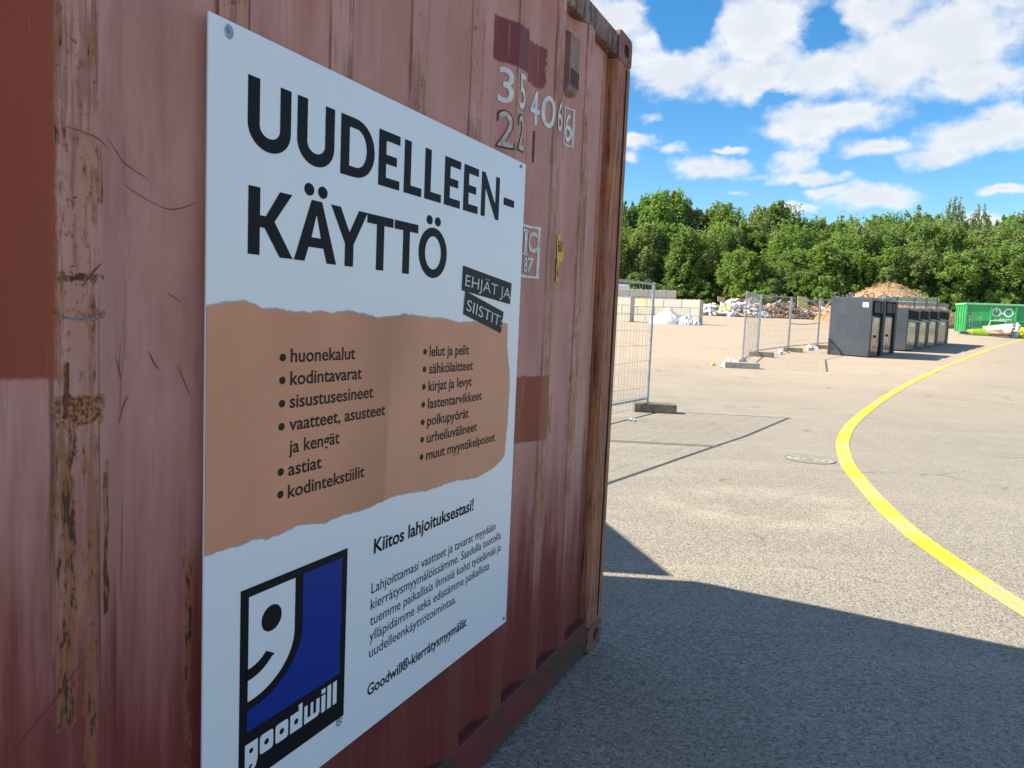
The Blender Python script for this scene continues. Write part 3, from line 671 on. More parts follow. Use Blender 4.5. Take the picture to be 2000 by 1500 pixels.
# square emblem with the half face
lg = flat('emblem', [fill([rect(.077, .088, .389, .466)])], m_blk, sign, Y1)
def arcp(cx, cy, rx, ry, a0, a1, n_=14): return [(cx+rx*math.cos(R(a0+(a1-a0)*k/n_)), cy+ry*math.sin(R(a0+(a1-a0)*k/n_))) for k in range(n_+1)]
face = [(.097, .449), (.222, .449), (.222, .345)]+arcp(.097, .345, .125, .096, 0, -90, 16)
smile = [(.094, .3125)]+arcp(.094, .360, .062, .048, -90, -38, 10)+[(.167, .3165)]+list(reversed(arcp(.094, .360, .086, .070, -90, -36, 10)))
flat('half_face', [fill([face, circ(.157, .390, .0275, .0255, 28)])], m_sign, lg, Y2)
flat('smile', [fill([smile])], m_blk, lg, Y3)
blue = [(.245, .450), (.370, .450), (.370, .191), (.096, .191), (.096, .231)]+arcp(.097, .345, .148, .113, -90, 0, 16)
flat('blue_field', [fill([blue])], m_blu, lg, Y2)
lt = []
x0 = .092; gb, gt = .1285, .1665
lt.append(fill([[(.092, gt), (.125, gt), (.125, .128), (.120, .114), (.106, .105), (.093, .104), (.093, .111), (.104, .113), (.1125, .1205), (.108, .124), (.100, .118), (.092, .117)], circ(.108, .150, .0055, .005, 12)]))
def rr(a, b, c_, d, r=.006):
    o = []
    for (cx, cy, s_) in ((c_-r, b+r, -90), (c_-r, d-r, 0), (a+r, d-r, 90), (a+r, b+r, 180)): o += arcp(cx, cy, r, r, s_, s_+90, 3)
    return o
lt.append(fill([rr(.1305, gb, .1665, gt), circ(.1485, .1475, .0065, .006, 12)])); lt.append(fill([rr(.1725, gb, .2085, gt), circ(.1905, .1475, .0065, .006, 12)]))
lt.append(fill([[(.2145, gb), (.2505, gb), (.2505, .1795), (.2395, .1795), (.2395, gt), (.2145, gt)], circ(.2325, .1475, .0065, .006, 12)]))
lt.append(fill([[(.2565, gt), (.2665, gt), (.2665, .139), (.2760, .139), (.2760, gt), (.2845, gt), (.2845, .139), (.2935, .139), (.2935, gt), (.3045, gt), (.3045, .1345), (.2985, gb), (.2565, gb)]]))
lt.append(fill([rect(.3105, gb, .3235, gt-.001)])); lt.append(fill([rect(.3105, .1695, .3235, .1795)]))
lt.append(fill([rect(.3295, gb, .3425, .1795)])); lt.append(fill([rect(.3485, gb, .3615, .1795)]))
flat('emblem_lettering', lt, m_sign, lg, Y2)
flat('registered_mark', [txt('®', .363, .385, .070, .0235, .0, '®')], m_blk, sign, Y1)
m_scw = simple('zinc screw', (.33, .35, .38), .45, .6)
for (u_, v_) in ((.035, 1.431), (1.192, 1.433), (1.207, .026), (.035, .022)):
    mb = MB(); mb.tube([(u_, 0, v_), (u_, -.0035, v_)], .0055, 14); mb.tube([(u_, -.0035, v_), (u_, -.0045, v_)], .003, 8); mb.build('screw', m_scw, sign)
mb = MB(); mb.poly([(.035+.011*math.cos(a*.5)*(1+.3*math.sin(a*2.3)), -.0005, 1.431+.013*math.sin(a*.5)*(1+.3*math.cos(a*1.7))) for a in range(13)])
flat('ink_smudge', [fill([circ(.035, 1.428, .010, .012, 14)])], simple('blue grey smudge', (.30, .38, .52), .6, 0, .3, 160), sign, Y1)

# ------------------------------------------------------------------ mesh fences
m_galv = simple('galvanised steel', (.36, .38, .39), .42, .75, .2, 9)
m_wire = simple('fence wire', (.30, .30, .29), .5, .6, .2, 9)
m_oldc = simple('dark weathered concrete', (.17, .145, .11), .9, 0, .3, 6, .4, dirt=(.06, .05, .04))
m_palec = simple('pale grey concrete', (.38, .355, .31), .9, 0, .2, 6, .3)
def fence_panel(p0, p1, h, label, sag=None, group='mesh fence panels'):
    x0, y0 = p0; x1, y1 = p1; L = math.hypot(x1-x0, y1-y0); z0 = gz(x0, y0)
    f_ = thing('mesh_fence_panel', label, 'fence', (x0, y0, z0), math.atan2(y1-y0, x1-x0), group)
    dz = gz(x1, y1)-z0; r = .021
    for x, o_ in ((.02, 0), (L-.02, dz)): mb = MB(); mb.tube([(x, 0, .02+o_), (x, 0, h+.03+o_)], r, 10); mb.build('post', m_galv, f_, smooth='angle')
    def rail(z, s_=0.0):
        mb = MB(); mb.tube([(.02+(L-.04)*k/8, 0, z+dz*k/8-s_*math.sin(math.pi*k/8)) for k in range(9)], .017, 8); mb.build('rail', m_galv, f_, smooth='angle')
    rail(h, sag or 0); rail(.20)
    if sag: rail(h*.52, .05)
    mb = MB(); n_ = int(L/.11)
    for k in range(1, n_):
        x = .02+(L-.04)*k/n_; o_ = dz*k/n_; wv_ = .012*math.sin(k*1.7)
        mb.tube([(x, wv_*.3, .06+o_), (x, wv_, h*.5+o_), (x, 0, h+o_)], .0022, 4)
    for k in range(9):
        z = .07+(h-.07)*k/8 if k > 2 else .07+.16*k
        mb.tube([(.02+(L-.04)*j/6, .004+.012*math.sin(j*2.1+k), z+dz*j/6+.01*math.sin(j*1.3+k*2)) for j in range(7)], .0022, 4)
    mb.build('wire_mesh', m_wire, f_)
    return f_
dv_ = Vector((.55, .835)); dv_.normalize()
q0 = Vector((2.16, 12.10)); q1 = q0-dv_*3.45; q2 = q1-dv_*3.45
fence_panel(q1, q0, 1.99, 'grey mesh fence panel ending at the dark weathered foot beside the container')
fence_panel(q2, q1-dv_*.05, 1.99, 'grey mesh fence panel mostly hidden behind the red container')
PF = [(6.32, 21.2), (8.35, 26.3), (10.6, 29.7), (12.9, 32.7), (15.2, 35.6)]
labs = ['near end mesh fence panel of the far row, above the pale concrete foot', 'second mesh fence panel of the far row, before the rubbish', 'third fence panel of the far row, sagging top rail', 'last mesh fence panel of the far row, running behind the tall bins']
for k in range(4): fence_panel(PF[k], (PF[k+1][0]-.06, PF[k+1][1]-.09), 2.08, labs[k], .12 if k == 2 else None)
def foot(x, y, rz, m, label, d=(.72, .24, .17)):
    mb = MB(); mb.bb(-d[0]/2, d[0]/2, -d[1]/2, d[1]/2, 0, d[2])
    o = mb.build('fence_foot', m, None, (x, y, gz(x, y)), rz, bevel=.015); return tag(o, label, 'fence foot', 'fence feet')
foot(2.25, 11.98, R(-4), m_oldc, 'dark weathered fence foot under the fence post nearest the container', (.66, .24, .14))
foot(6.25, 21.05, R(-2), m_palec, 'pale grey concrete fence foot under the near end of the far fence', (.95, .3, .16))
foot(8.45, 26.2, R(-20), m_oldc, 'dark round-ended fence foot under the second post of the far fence', (.8, .26, .16))
foot(10.75, 29.6, R(-20), m_oldc, 'dark fence foot under the middle post of the far fence', (.7, .24, .16))
foot(13.1, 32.6, R(-20), m_oldc, 'dark fence foot under the post beside the tall dark bins', (.7, .24, .16))
# litter
m_lw = simple('white plastic film', (.75, .76, .78), .4); m_ly = simple('yellow plastic scrap', (.75, .6, .05), .5); m_lb = simple('blue white wrapper', (.45, .55, .75), .4)
rnd = random.Random(21)
def scrap(x, y, r, m, label, h=.5):
    mb = MB(); r *= .75; mb.lump((0, 0, r*h*.7), (r, r*.7, r*h), rnd, 0, 9, 5, .6)
    o = mb.build('litter_scrap', m, None, (x, y, gz(x, y)), rnd.uniform(0, 6)); return tag(o, label, 'litter', 'scraps of litter along the fences')
scrap(1.75, 10.95, .075, m_lb, 'blue and white crumpled wrapper on the ground under the near fence', .4)
scrap(5.62, 21.6, .10, m_ly, 'yellow plastic scrap left of the pale concrete foot')
scrap(5.75, 21.0, .12, m_lw, 'white film scrap beside the yellow plastic scrap', .3)
scrap(6.4, 22.6, .22, m_lw, 'white crumpled film against the near panel of the far fence', .4)
scrap(7.0, 23.5, .18, m_palec, 'grey crumpled scrap along the near panel of the far fence', .6)
scrap(9.65, 27.8, .16, m_lw, 'white crumpled bag below the second panel of the far fence', .8)
scrap(10.4, 28.9, .14, m_lw, 'white flat scrap left of the middle fence foot', .3)
scrap(11.9, 31.0, .22, m_lw, 'white crumpled bag below the sagging fence panel', .7)
scrap(12.4, 31.6, .16, m_lb, 'pale blue crumpled bag next to the white bag under the sagging panel', .7)
scrap(11.3, 30.4, .12, m_ly, 'small yellow scrap below the sagging fence panel', .4)
for k in range(5):
    pass

# ------------------------------------------------------------------ concrete block walls
m_block, t = mat('cream concrete block'); c = t.coord(); oi = t.n('ShaderNodeObjectInfo').outputs['Random']
bc = t.mix(oi, (.40, .385, .33), (.50, .48, .415)); bc = t.mix(t.mul(t.sm(t.noise(c, 3, 6, .65), .5, .75), .5), bc, (.40, .38, .32))
t.out(t.bsdf(bc, .9, 0, t.bump(t.noise(c, 20, 4), .3, .02), .2))
m_blocky = simple('yellowish concrete block', (.62, .53, .29), .9, 0, .12, 4)
mb = MB(); mb.bb(-.735, .735, -.297, .297, .008, .584)
for k in range(4):
    for y in (-.13, .13): mb.bb(-.62+k*.36, -.50+k*.36, y-.06, y+.06, .592, .64)
proto_block = mb.build('concrete_block', m_block, None, bevel=.028); first_block = [True]
def block(x, y, z, rz, lab, sx=1.0, m=None):
    if first_block[0]: o = proto_block; first_block[0] = False
    else: o = proto_block.copy(); COL.objects.link(o)
    o.location = (x, y, z); o.rotation_euler[2] = rz; o.scale = (sx, 1, 1)
    if m: o.material_slots[0].link = 'OBJECT'; o.material_slots[0].material = m
    return tag(o, lab, 'block', 'concrete blocks of the yard walls')
def wallrow(x, y, rz, n, rows, who, skip=()):
    """wall starting at its right end (x, y), running back along -rz"""
    d = Vector((-math.cos(rz), -math.sin(rz)))
    names = {0: 'bottom', 1: 'second', 2: 'third', 3: 'fourth'}
    for r in range(rows):
        off = 0.0
        items = []
        if r % 2: items.append((.375, .5)); off = .75
        while off+1.5 <= n*1.5+.01: items.append((off+.75, 1.0)); off += 1.5
        if off < n*1.5-.1: items.append((off+.375, .5))
        for k, (a, s_) in enumerate(items):
            p = Vector((x, y))+d*a; m = None
            lab = 'cream block in the %s course of the %s' % ('top' if r == rows-1 else names[r], who)
            if k == 0: lab = 'cream end block, %s course, right end of the %s' % ('top' if r == rows-1 else names[r], who)
            if skip and (r, k) in skip: m = m_blocky; lab = 'yellowish block in the top course of the %s' % who
            block(p.x, p.y, gz(p.x, p.y)*0+gz(x, y)+r*.6, rz, lab, s_, m)
wallrow(13.65, 56.6, R(-40), 4, 3, 'front wall beside the rubbish', skip=((2, 3),))
wallrow(8.55, 56.3, R(-40), 4, 3, 'left wall behind the near fence')
wallrow(13.1, 63.2, R(-10), 5, 4, 'tall back wall under the van')
# white heap in the bay
m_snow, t = mat('white granules'); c = t.coord(); t.out(t.bsdf(t.mix(t.noise(c, 2, 5), (.50, .51, .52), (.60, .61, .62)), .8, 0, t.bump(t.noise(c, 5, 6, .7), .8, .1)))
rnd = random.Random(8)
def mound(name, mats, x, y, rx, ry, h, seed, n=40, rough=.12, label='', cat='', pw=1.3, kind='stuff', top=None):
    rn = random.Random(seed); mb = MB(); z0 = gz(x, y)-.15
    ph = [rn.uniform(0, 6.28) for _ in range(8)]
    for j in range(n+1):
        for i in range(n+1):
            u = i/n*2-1; v = j/n*2-1; rr_ = math.hypot(u, v)
            hh = max(0, 1-rr_)**(1/pw)*h if rr_ < 1 else 0
            hh *= 1+rough*(math.sin(u*5+ph[0])+math.sin(v*6+ph[1])+math.sin((u+v)*9+ph[2]))*.5
            if top: hh = min(hh, top*(1+.08*math.sin(u*4+ph[3])+.05*math.sin(v*7)))
            hh += rn.uniform(-1, 1)*rough*.35*(1 if hh > 0 else 0)
            mb.v.append((u*rx, v*ry, gz(x+u*rx, y+v*ry)-gz(x, y)+hh-(0 if rr_ < .98 else .3)))
    for j in range(n):
        for i in range(n): mb.f.append((j*(n+1)+i, j*(n+1)+i+1, (j+1)*(n+1)+i+1, (j+1)*(n+1)+i)); mb.i.append(0)
    return mb
mb = mound('white_heap', m_snow, 10.3, 55.4, 1.45, 1.1, 1.0, 4, 26, .16, pw=1.5)
o = mb.build('white_granule_heap', m_snow, None, (11.1, 55.9, gz(11.1, 55.9)), smooth=True); tag(o, 'bright white heap leaning against the cream block wall', 'heap')
mb = mound('w', m_snow, 11.6, 55.0, 1.0, .8, .62, 9, 22, .25, pw=1.5)
o = mb.build('white_granule_heap', m_snow, None, (12.4, 55.4, gz(12.4, 55.4)), smooth=False); tag(o, 'low crumpled white heap right of the taller white heap', 'heap')

# van behind the back wall
van = thing('parked_van', 'white van with dark windows standing behind the tall block wall', 'van', (7.6, 70, gz(7.6, 70)), R(175))
m_vw = simple('white van paint', (.72, .74, .76), .3); m_gl = simple('dark glass', (.02, .025, .03), .08); m_ty = simple('tyre rubber', (.02, .02, .02), .9)
mb = MB(); mb.prism([(-2.6, .45), (2.0, .45), (2.35, .5), (2.35, 1.2), (1.55, 1.55), (.95, 2.55), (.7, 2.7), (-2.5, 2.7), (-2.6, 2.5)], 1, -.95, .95); mb.build('body', m_vw, van, bevel=.06)
mb = MB(); mb.prism([(1.5, 1.62), (.98, 2.45), (.3, 2.45), (.3, 1.62)], 1, .952, .958); mb.build('side_window', m_gl, van)
mb = MB(); mb.prism([(1.5, 1.62), (.98, 2.45), (.3, 2.45), (.3, 1.62)], 1, -.958, -.952); mb.build('side_window', m_gl, van)
mb = MB(); mb.poly([(1.60, -.8, 1.58), (1.60, .8, 1.58), (1.04, .8, 2.46), (1.04, -.8, 2.46)]); mb.build('windscreen', m_gl, van)
for x in (-1.7, 1.45):
    for y in (-.85, .85): mb = MB(); mb.tube([(x, y-.11, .35), (x, y+.11, .35)], .35, 18); mb.build('wheel', m_ty, van)

# ------------------------------------------------------------------ rubbish heaps
RM = [simple('pale rubbish', (.62, .63, .64), .6, 0, .3, 5), simple('grey rubbish', (.30, .31, .33), .7, 0, .35, 5), simple('raw timber scrap', (.50, .33, .19), .8, 0, .3, 5), simple('brown timber scrap', (.24, .13, .075), .8, 0, .35, 5), simple('dark scrap', (.04, .038, .04), .8, 0, .3, 5), simple('red scrap', (.42, .07, .05), .6, 0, .2, 5), simple('blue grey scrap', (.22, .30, .42), .6, 0, .2, 5), simple('yellow scrap', (.66, .55, .20), .6, 0, .2, 5), simple('tan cardboard', (.46, .30, .19), .8, 0, .2, 5)]
def rubbish(x0, x1, y, h, seed, weights, bagp, label, wood):
    rn = random.Random(seed); mb = MB(); L = x1-x0
    def H(u, v): return max(0, h*(.72+.2*math.sin(u*7+seed)+.12*math.sin(u*17+seed*2))*min(1, 6*u*(1.0-u)+.15)*max(0, 1-v*v))
    for k in range(620):
        u = rn.random(); v = rn.uniform(-1, .75); z = H(u, v)*rn.uniform(.55, 1.0); X_ = u*L; Y_ = v*2.3
        mi = rn.choices(range(9), weights)[0]
        if rn.random() < bagp:
            r = rn.uniform(.12, .42); mb.lump((X_, Y_, z), (r, r*.9, r*rn.uniform(.4, .8)), rn, mi, 7, 4, .5)
        else:
            rot = Matrix.Rotation(rn.uniform(0, 6.28), 3, 'Z') @ Matrix.Rotation(rn.gauss(0, .45), 3, 'Y') @ Matrix.Rotation(rn.gauss(0, .4), 3, 'X')
            if wood and rn.random() < .75: d = (rn.uniform(.5, 2.0), rn.uniform(.06, .25), rn.uniform(.03, .1))
            else: d = (rn.uniform(.2, .9), rn.uniform(.15, .6), rn.uniform(.03, .3))
            mb.box((X_, Y_, z), d, mi, rot)
    o = mb.build('rubbish_heap', RM, None, (x0, y, gz(x0, y)+.03)); return tag(o, label, 'rubbish heap', None, 'stuff')
rubbish(19.6, 26.6, 82.5, 2.05, 3, (9, 3, 2, 1, 1, .3, 1.2, .3, 1.2), .62, 'pale rubbish heap of white bags and film beside the block wall', False)
rubbish(26.8, 35.3, 84.0, 2.0, 7, (2.2, 1.5, 5, 4.5, 1.6, .8, .4, .3, 2), .15, 'brown rubbish heap of broken timber and boards behind the fence', True)
def board(x, y, z, w_, h_, rz, tilt, m, lab):
    mb = MB(); mb.bb(-w_/2, w_/2, -.03, .03, 0, h_); o = mb.build('scrap_board', m, None, (x, y, z), rz); o.rotation_euler = (tilt, R(8), rz); return tag(o, lab, 'board', 'yellow boards on the rubbish')
board(30.55, 82.3, 3.8, 1.15, 1.25, R(12), R(-18), RM[7], 'pale yellow board standing up on the timber rubbish')
board(21.7, 80.6, 2.85, 1.0, .75, R(-10), R(-35), RM[7], 'yellow board lying on the front of the white rubbish')
board(22.0, 82.6, 4.05, .9, .6, R(15), R(-25), RM[8], 'tan cardboard sheet on top of the white rubbish')
# blocks behind the rubbish
wallrow(31.3, 88.5, R(-4), 3, 2, 'low wall behind the timber rubbish')

# ------------------------------------------------------------------ wood chip mound
m_chip, t = mat('wood chips'); c = t.coord()
cc = t.mix(t.sm(t.noise(c, 1.2, 5, .65), .3, .7), (.37, .235, .13), (.50, .345, .205))
cc = t.mix(t.mul(t.sm(t.voro(c, 6, 'F1', 'Color'), .55, .8) if False else t.sm(t.noise(c, 9, 4, .7), .55, .72), .6), cc, (.22, .11, .055))
t.out(t.bsdf(cc, .95, 0, t.bump(t.add(t.noise(c, 7, 5, .7), t.mul(t.voro(c, 5), .5)), 1.0, .25), .1))
mb = mound('c', m_chip, 37.6, 77.5, 7.2, 6.5, 4.5, 17, 60, .07, pw=1.35, top=3.75)
rn = random.Random(5)
for k in range(1500):
    j = rn.randrange(len(mb.v)); p = mb.v[j]
    if p[2] > .4:
        s_ = rn.uniform(.04, .11); rot = Matrix.Rotation(rn.uniform(0, 6), 3, 'Z') @ Matrix.Rotation(rn.uniform(-.6, .6), 3, 'Y')
        mb.box((p[0]+rn.uniform(-.1, .1), p[1]+rn.uniform(-.1, .1), p[2]+.03), (s_*2.2, s_*.8, s_*.5), 0, rot)
o = mb.build('wood_chip_mound', m_chip, None, (37.5, 77.5, gz(37.5, 77.5))); tag(o, 'big orange brown mound of wood chips behind the bins', 'mound', None, 'stuff')

# green topped barrier before the mound
m_gp = simple('faded sea green sheet', (.20, .38, .30), .6, 0, .12, 2); m_gs = simple('dark grey steel', (.10, .115, .13), .5, .3)
br = thing('steel_barrier', 'steel barrier with faded green top panel in front of the wood chip mound', 'barrier', (29.6, 62, gz(30, 62)), 0)
mb = MB(); mb.bb(0, 4.1, -.02, .02, 2.38, 2.66); mb.build('green_panel', m_gp, br)
mb = MB(); mb.bb(0, 5.1, -.06, .0, 2.05, 2.30); mb.build('rail', simple('blue grey steel', (.22, .25, .30), .5), br)
for x in (.9, 2.3, 3.25, 4.1, 5.05): mb = MB(); mb.bb(x-.045, x+.045, -.12, -.065, 0, 2.7 if x < 4.5 else 2.32); mb.build('post', m_gs, br)
mb = MB(); mb.bb(0, 5.1, -.05, .0, 1.1, 1.25); mb.build('rail', m_gs, br)

# ------------------------------------------------------------------ collection bins
m_bin, t = mat('slate grey bin paint'); c = t.coord(); t.out(t.bsdf(t.mix(t.sm(t.noise(c, 1.6, 4), .3, .7), (.058, .066, .084), (.074, .083, .102)), .42, 0, t.bump(t.noise(c, .9, 2), .25, .15), .4))
m_bdk = simple('black bin opening', (.012, .014, .016), .8, spec=.1); m_bfr = simple('dark bin frame', (.042, .048, .056), .6, spec=.2)
m_ss, t = mat('brushed stainless panel'); c = t.coord(); t.out(t.bsdf(t.mix(t.noise(t.scale(c, 3, 3, .3), 4, 4), (.14, .135, .125), (.24, .23, .215)), .16, 1.0, t.bump(t.noise(t.scale(c, 2.2, 2.2, .5), 1.6, 3), .22, .10)))
m_lab = simple('white label', (.78, .78, .78), .5); m_prt = simple('grey label print', (.25, .27, .30), .5)
RD = math.atan2(.8, .6)            # the row runs along (.6,.8); local x along the row, local -y = front
def bin_tall(x, y, label, Lw, first):
    b = thing('collection_bin', label, 'bin', (x, y, gz(x, y)), RD, 'tall slate collection bins'); D, Hh = 1.5, 2.2
    mb = MB(); mb.bb(0, Lw, .05, D, .04, Hh); mb.build('body', m_bin, b, bevel=.02)
    mb = MB(); mb.bb(.06, Lw-.06, .10, D-.06, 0, .05); mb.build('base', m_bdk, b)
    # front: dark recessed upper part with flaps, stainless lower panel between dark jambs
    mb = MB(); mb.bb(.10, Lw-.10, .036, .052, 1.52, Hh-.10); mb.build('upper_panel', m_bdk, b)
    mb = MB(); mb.bb(.16, Lw*.52, -.01, .030, 1.66, Hh-.16); fl = mb.build('flap', m_bfr, b, bevel=.01)
    mb = MB(); mb.tube([(.3, -.012, 1.64), (.3, -.05, 1.60), (Lw*.45, -.05, 1.60), (Lw*.45, -.012, 1.64)], .012, 6); mb.build('handle', m_bdk, fl)
    mb = MB(); mb.bb(Lw*.60, Lw-.16, -.01, .030, 1.66, Hh-.16); mb.build('flap', m_bfr, b, bevel=.01)
    mb = MB(); mb.bb(.14, Lw-.42, .030, .051, .12, 1.46); mb.build('front_panel', m_ss, b)
    mb = MB(); mb.bb(Lw-.40, Lw-.02, -.03, .051, .06, 2.02 if first else 2.12); mb.build('door', m_bfr, b, bevel=.01)
    lb = MB(); lb.bb(.42, .75, .022, .029, 1.30, 1.46); l_ = lb.build('label_plate', m_lab, b)
    lb = MB(); lb.bb(.52, .64, .017, .021, 1.34, 1.42); lb.build('label_print', m_prt, l_)
    mb = MB(); mb.tube([(.62, .028, .78), (.62, -.01, .78)], .05, 12); mb.build('lock', m_bdk, b)
    for px, py in ((.12, .15), (.12, D-.15), (Lw-.12, .15), (Lw-.12, D-.15), (.12, D*.55)):
        mb = MB(); mb.tube([(px, py+.10*math.cos(a*math.pi/5), Hh+.07+.09*math.sin(a*math.pi/5)) for a in range(10)], .02, 6, 0, True); mb.build('lifting_eye', m_bin, b)
    # side facing the camera: label, brace and foot plates
    mb = MB(); mb.tube([(-.012, D-.10, .60), (-.012, D-.62, .02)], .022, 6); mb.build('brace', m_bfr, b)
    mb = MB(); mb.prism([(D-.02, .02), (D-.02, .62), (D-.12, .55), (D-.30, .02)], 0, -.010, -.001); mb.build('gusset', m_bfr, b)
    mb = MB(); mb.bb(-.020, -.001, .08, .34, .04, .26); mb.build('foot_plate', m_bin, b)
    mb = MB(); mb.bb(-.020, -.001, D-.48, D-.14, .04, .22); mb.build('foot_plate', m_bin, b)
    mb = MB(); mb.bb(-.005, -.001, .18, .38, Hh-.36, Hh-.19); l_ = mb.build('label_plate', m_lab, b)
    mb = MB(); mb.bb(-.008, -.0055, .25, .31, Hh-.31, Hh-.24); mb.build('label_print', m_prt, l_)
    return b
bin_tall(13.02, 28.1, 'near tall slate grey bin with a white square label on its plain side', 1.95, True)
bin_tall(14.30, 29.82, 'far tall slate grey bin just before the low row of bins', 2.05, False)
def bin_low(x, y, label, Lw, kind):
    b = thing('recycling_bin', label, 'bin', (x, y, gz(x, y)), RD, 'low slate recycling bins'); D, Hh = 1.5, 1.88
    m1 = m_gb if kind == 2 else m_bin
    mb = MB(); mb.bb(0, Lw, .05, D, .06, Hh); mb.build('body', m1, b, bevel=.015)
    mb = MB(); mb.bb(.05, Lw-.05, .1, D-.05, 0, .07); mb.build('base', m_bdk, b)
    n_ = 1 if kind == 0 else 2
    for k in range(n_):
        a0 = .10+k*(Lw-.2)/n_; a1 = a0+(Lw-.2)/n_-.10
        mb = MB(); mb.bb(a0, a1, .037, .052, 1.40, Hh-.10); mb.build('opening', m_bdk, b)
    mb = MB(); mb.bb(.02, Lw-.02, -.04, .051, 1.30, 1.37); mb.build('shelf_rail', m_bin, b)
    mb = MB(); mb.bb(.02, Lw-.02, -.02, .051, Hh-.07, Hh-.01); mb.build('shelf_rail', m_bin, b)
    mb = MB(); mb.bb(.10, Lw*.70, .036, .051, .22, 1.28); mb.build('front_panel', m_ss2 if kind == 3 else m_ss, b)
    mb = MB(); mb.bb(Lw*.72, Lw-.06, .028, .051, .12, 1.28); mb.build('door', m_bfr, b)
    mb = MB(); mb.bb(Lw*.20, Lw*.52, .026, .034, 1.10, 1.22); mb.build('label_plate', m_lab, b)
    return b
m_gb = simple('dark green bin paint', (.045, .085, .07), .4); m_ss2, t = mat('dull olive panel'); c = t.coord(); t.out(t.bsdf(t.mix(t.noise(t.scale(c, 5, 5, .3), 3, 4), (.15, .14, .09), (.25, .24, .17)), .35, .7, None))
BX, BY = 16.86, 33.05
BW = [(2.75, 0, 'nearest low slate recycling bin with one wide dark opening'), (2.5, 0, 'second low slate recycling bin in the row behind the tall bins'), (2.75, 2, 'third low recycling bin in the row, dark green with two openings'), (3.6, 3, 'farthest low recycling bin with a dull olive front')]
off = 0.0
for Lw, kd, lb_ in BW:
    bin_low(BX+.6*off, BY+.8*off, lb_, Lw, kd); off += Lw+.06

# ------------------------------------------------------------------ green roll-off container
m_gr = simple('bright green paint', (.035, .36, .10), .4, 0, .12, 2, dirt=(.05, .24, .08)); m_grl = simple('pale green rim', (.22, .50, .30), .5, 0, .1, 3)
gcr = R(-14)
gc = thing('roll_off_container', 'bright green open roll-off container with white ring emblem', 'skip', (35.0, 60.2, gz(35, 60.2)), gcr)
GL, GH, GD = 7.0, 2.32, 2.4
mb = MB(); mb.bb(.05, GL, .05, .10, .22, GH); mb.bb(.05, GL, GD-.1, GD-.05, .22, GH); mb.bb(.05, .10, .10, GD-.1, .22, GH); mb.bb(GL-.05, GL, .10, GD-.1, .22, GH); mb.bb(.1, GL-.05, .1, GD-.1, .22, .28); mb.build('body', m_gr, gc)
mb = MB(); mb.bb(-.03, GL+.03, -.06, .10, GH, GH+.14); mb.bb(-.03, GL+.03, GD-.1, GD+.06, GH, GH+.14); mb.bb(-.03, .12, .10, GD-.1, GH, GH+.14); mb.bb(GL-.1, GL+.03, .10, GD-.1, GH, GH+.14); mb.build('rim', m_grl, gc, bevel=.02)
for k in range(5): mb = MB(); mb.bb(.05+k*1.72, .17+k*1.72, -.05, .048, .22, GH-.002); mb.build('rib', m_gr, gc, bevel=.008)
mb = MB(); mb.bb(.10, GL, -.035, .045, 1.06, 1.22); mb.build('waist_rail', m_gr, gc, bevel=.01)
mb = MB(); mb.bb(.10, GL, -.045, .044, .20, .34); mb.build('bottom_rail', m_gr, gc, bevel=.01)
for k in range(4): mb = MB(); mb.bb(-.04, .048, .25+k*.6, .37+k*.6, .22, GH-.002); mb.build('rib', m_gr, gc, bevel=.008)
mb = MB(); mb.bb(.3, GL-.3, .5, .7, .05, .218); mb.bb(.3, GL-.3, GD-.7, GD-.5, .05, .218); mb.build('skid', m_iron, gc)
for x in (.9, GL-.9):
    for y in (.3, GD-.3): mb = MB(); mb.tube([(x, y-.12, .12), (x, y+.12, .12)], .12, 14); mb.build('roller', m_iron, gc)
ex, ez = 2.62, 1.78
em = [fill([circ(ex-.42, ez, .35, .35, 30), circ(ex-.42, ez, .235, .235, 30)]), fill([circ(ex+.42, ez, .35, .35, 30), circ(ex+.42, ez, .235, .235, 30)]), fill([rect(ex-.465, ez+.04, ex-.375, ez+.41)]), fill([[(ex-.16, ez+.07), (ex, ez-.03), (ex+.16, ez+.07), (ex+.16, ez-.07), (ex, ez-.13), (ex-.16, ez-.07)]])]
flat('ring_emblem', em, m_lab, gc, .042)
P = []
rn = random.Random(2); xx = ex-.62
while xx < ex+.62:
    wd = rn.uniform(.05, .09); P.append(fill([rect(xx, ez-.56, xx+wd, ez-.56+rn.choice((.07, .10)))])); xx += wd+.025
flat('emblem_lettering', P, m_lab, gc, .042)
# mesh panels leaning on its end
def lean(x, y, rz, h, L, lab):
    f_ = thing('leaning_mesh_panel', lab, 'fence panel', (x, y, gz(x, y)), rz, 'mesh panels leaning on the green container')
    mb = MB()
    T = Matrix.Rotation(R(-9), 3, 'X')
    mb.tube([(0, 0, .02), (0, 0, h), (L, 0, h), (L, 0, .02)], .022, 6, 0, True); mb.v = [tuple(T @ Vector(v)) for v in mb.v]; mb.build('frame', m_galv, f_)
    mb = MB()
    for k in range(1, int(L/.12)): mb.tube([(k*.12, 0, .02), (k*.12, 0, h)], .006, 4)
    for k in range(1, 7): mb.tube([(0, 0, h*k/7), (L, 0, h*k/7)], .006, 4)
    mb.v = [tuple(T @ Vector(v)) for v in mb.v]; mb.build('wire_mesh', m_galv, f_)
lean(33.9, 58.9, R(-20), 1.75, .9, 'galvanised mesh panel leaning on the left end of the green container')
lean(34.95, 59.3, R(-16), 1.5, .75, 'shorter galvanised mesh panel leaning on the front of the green container')

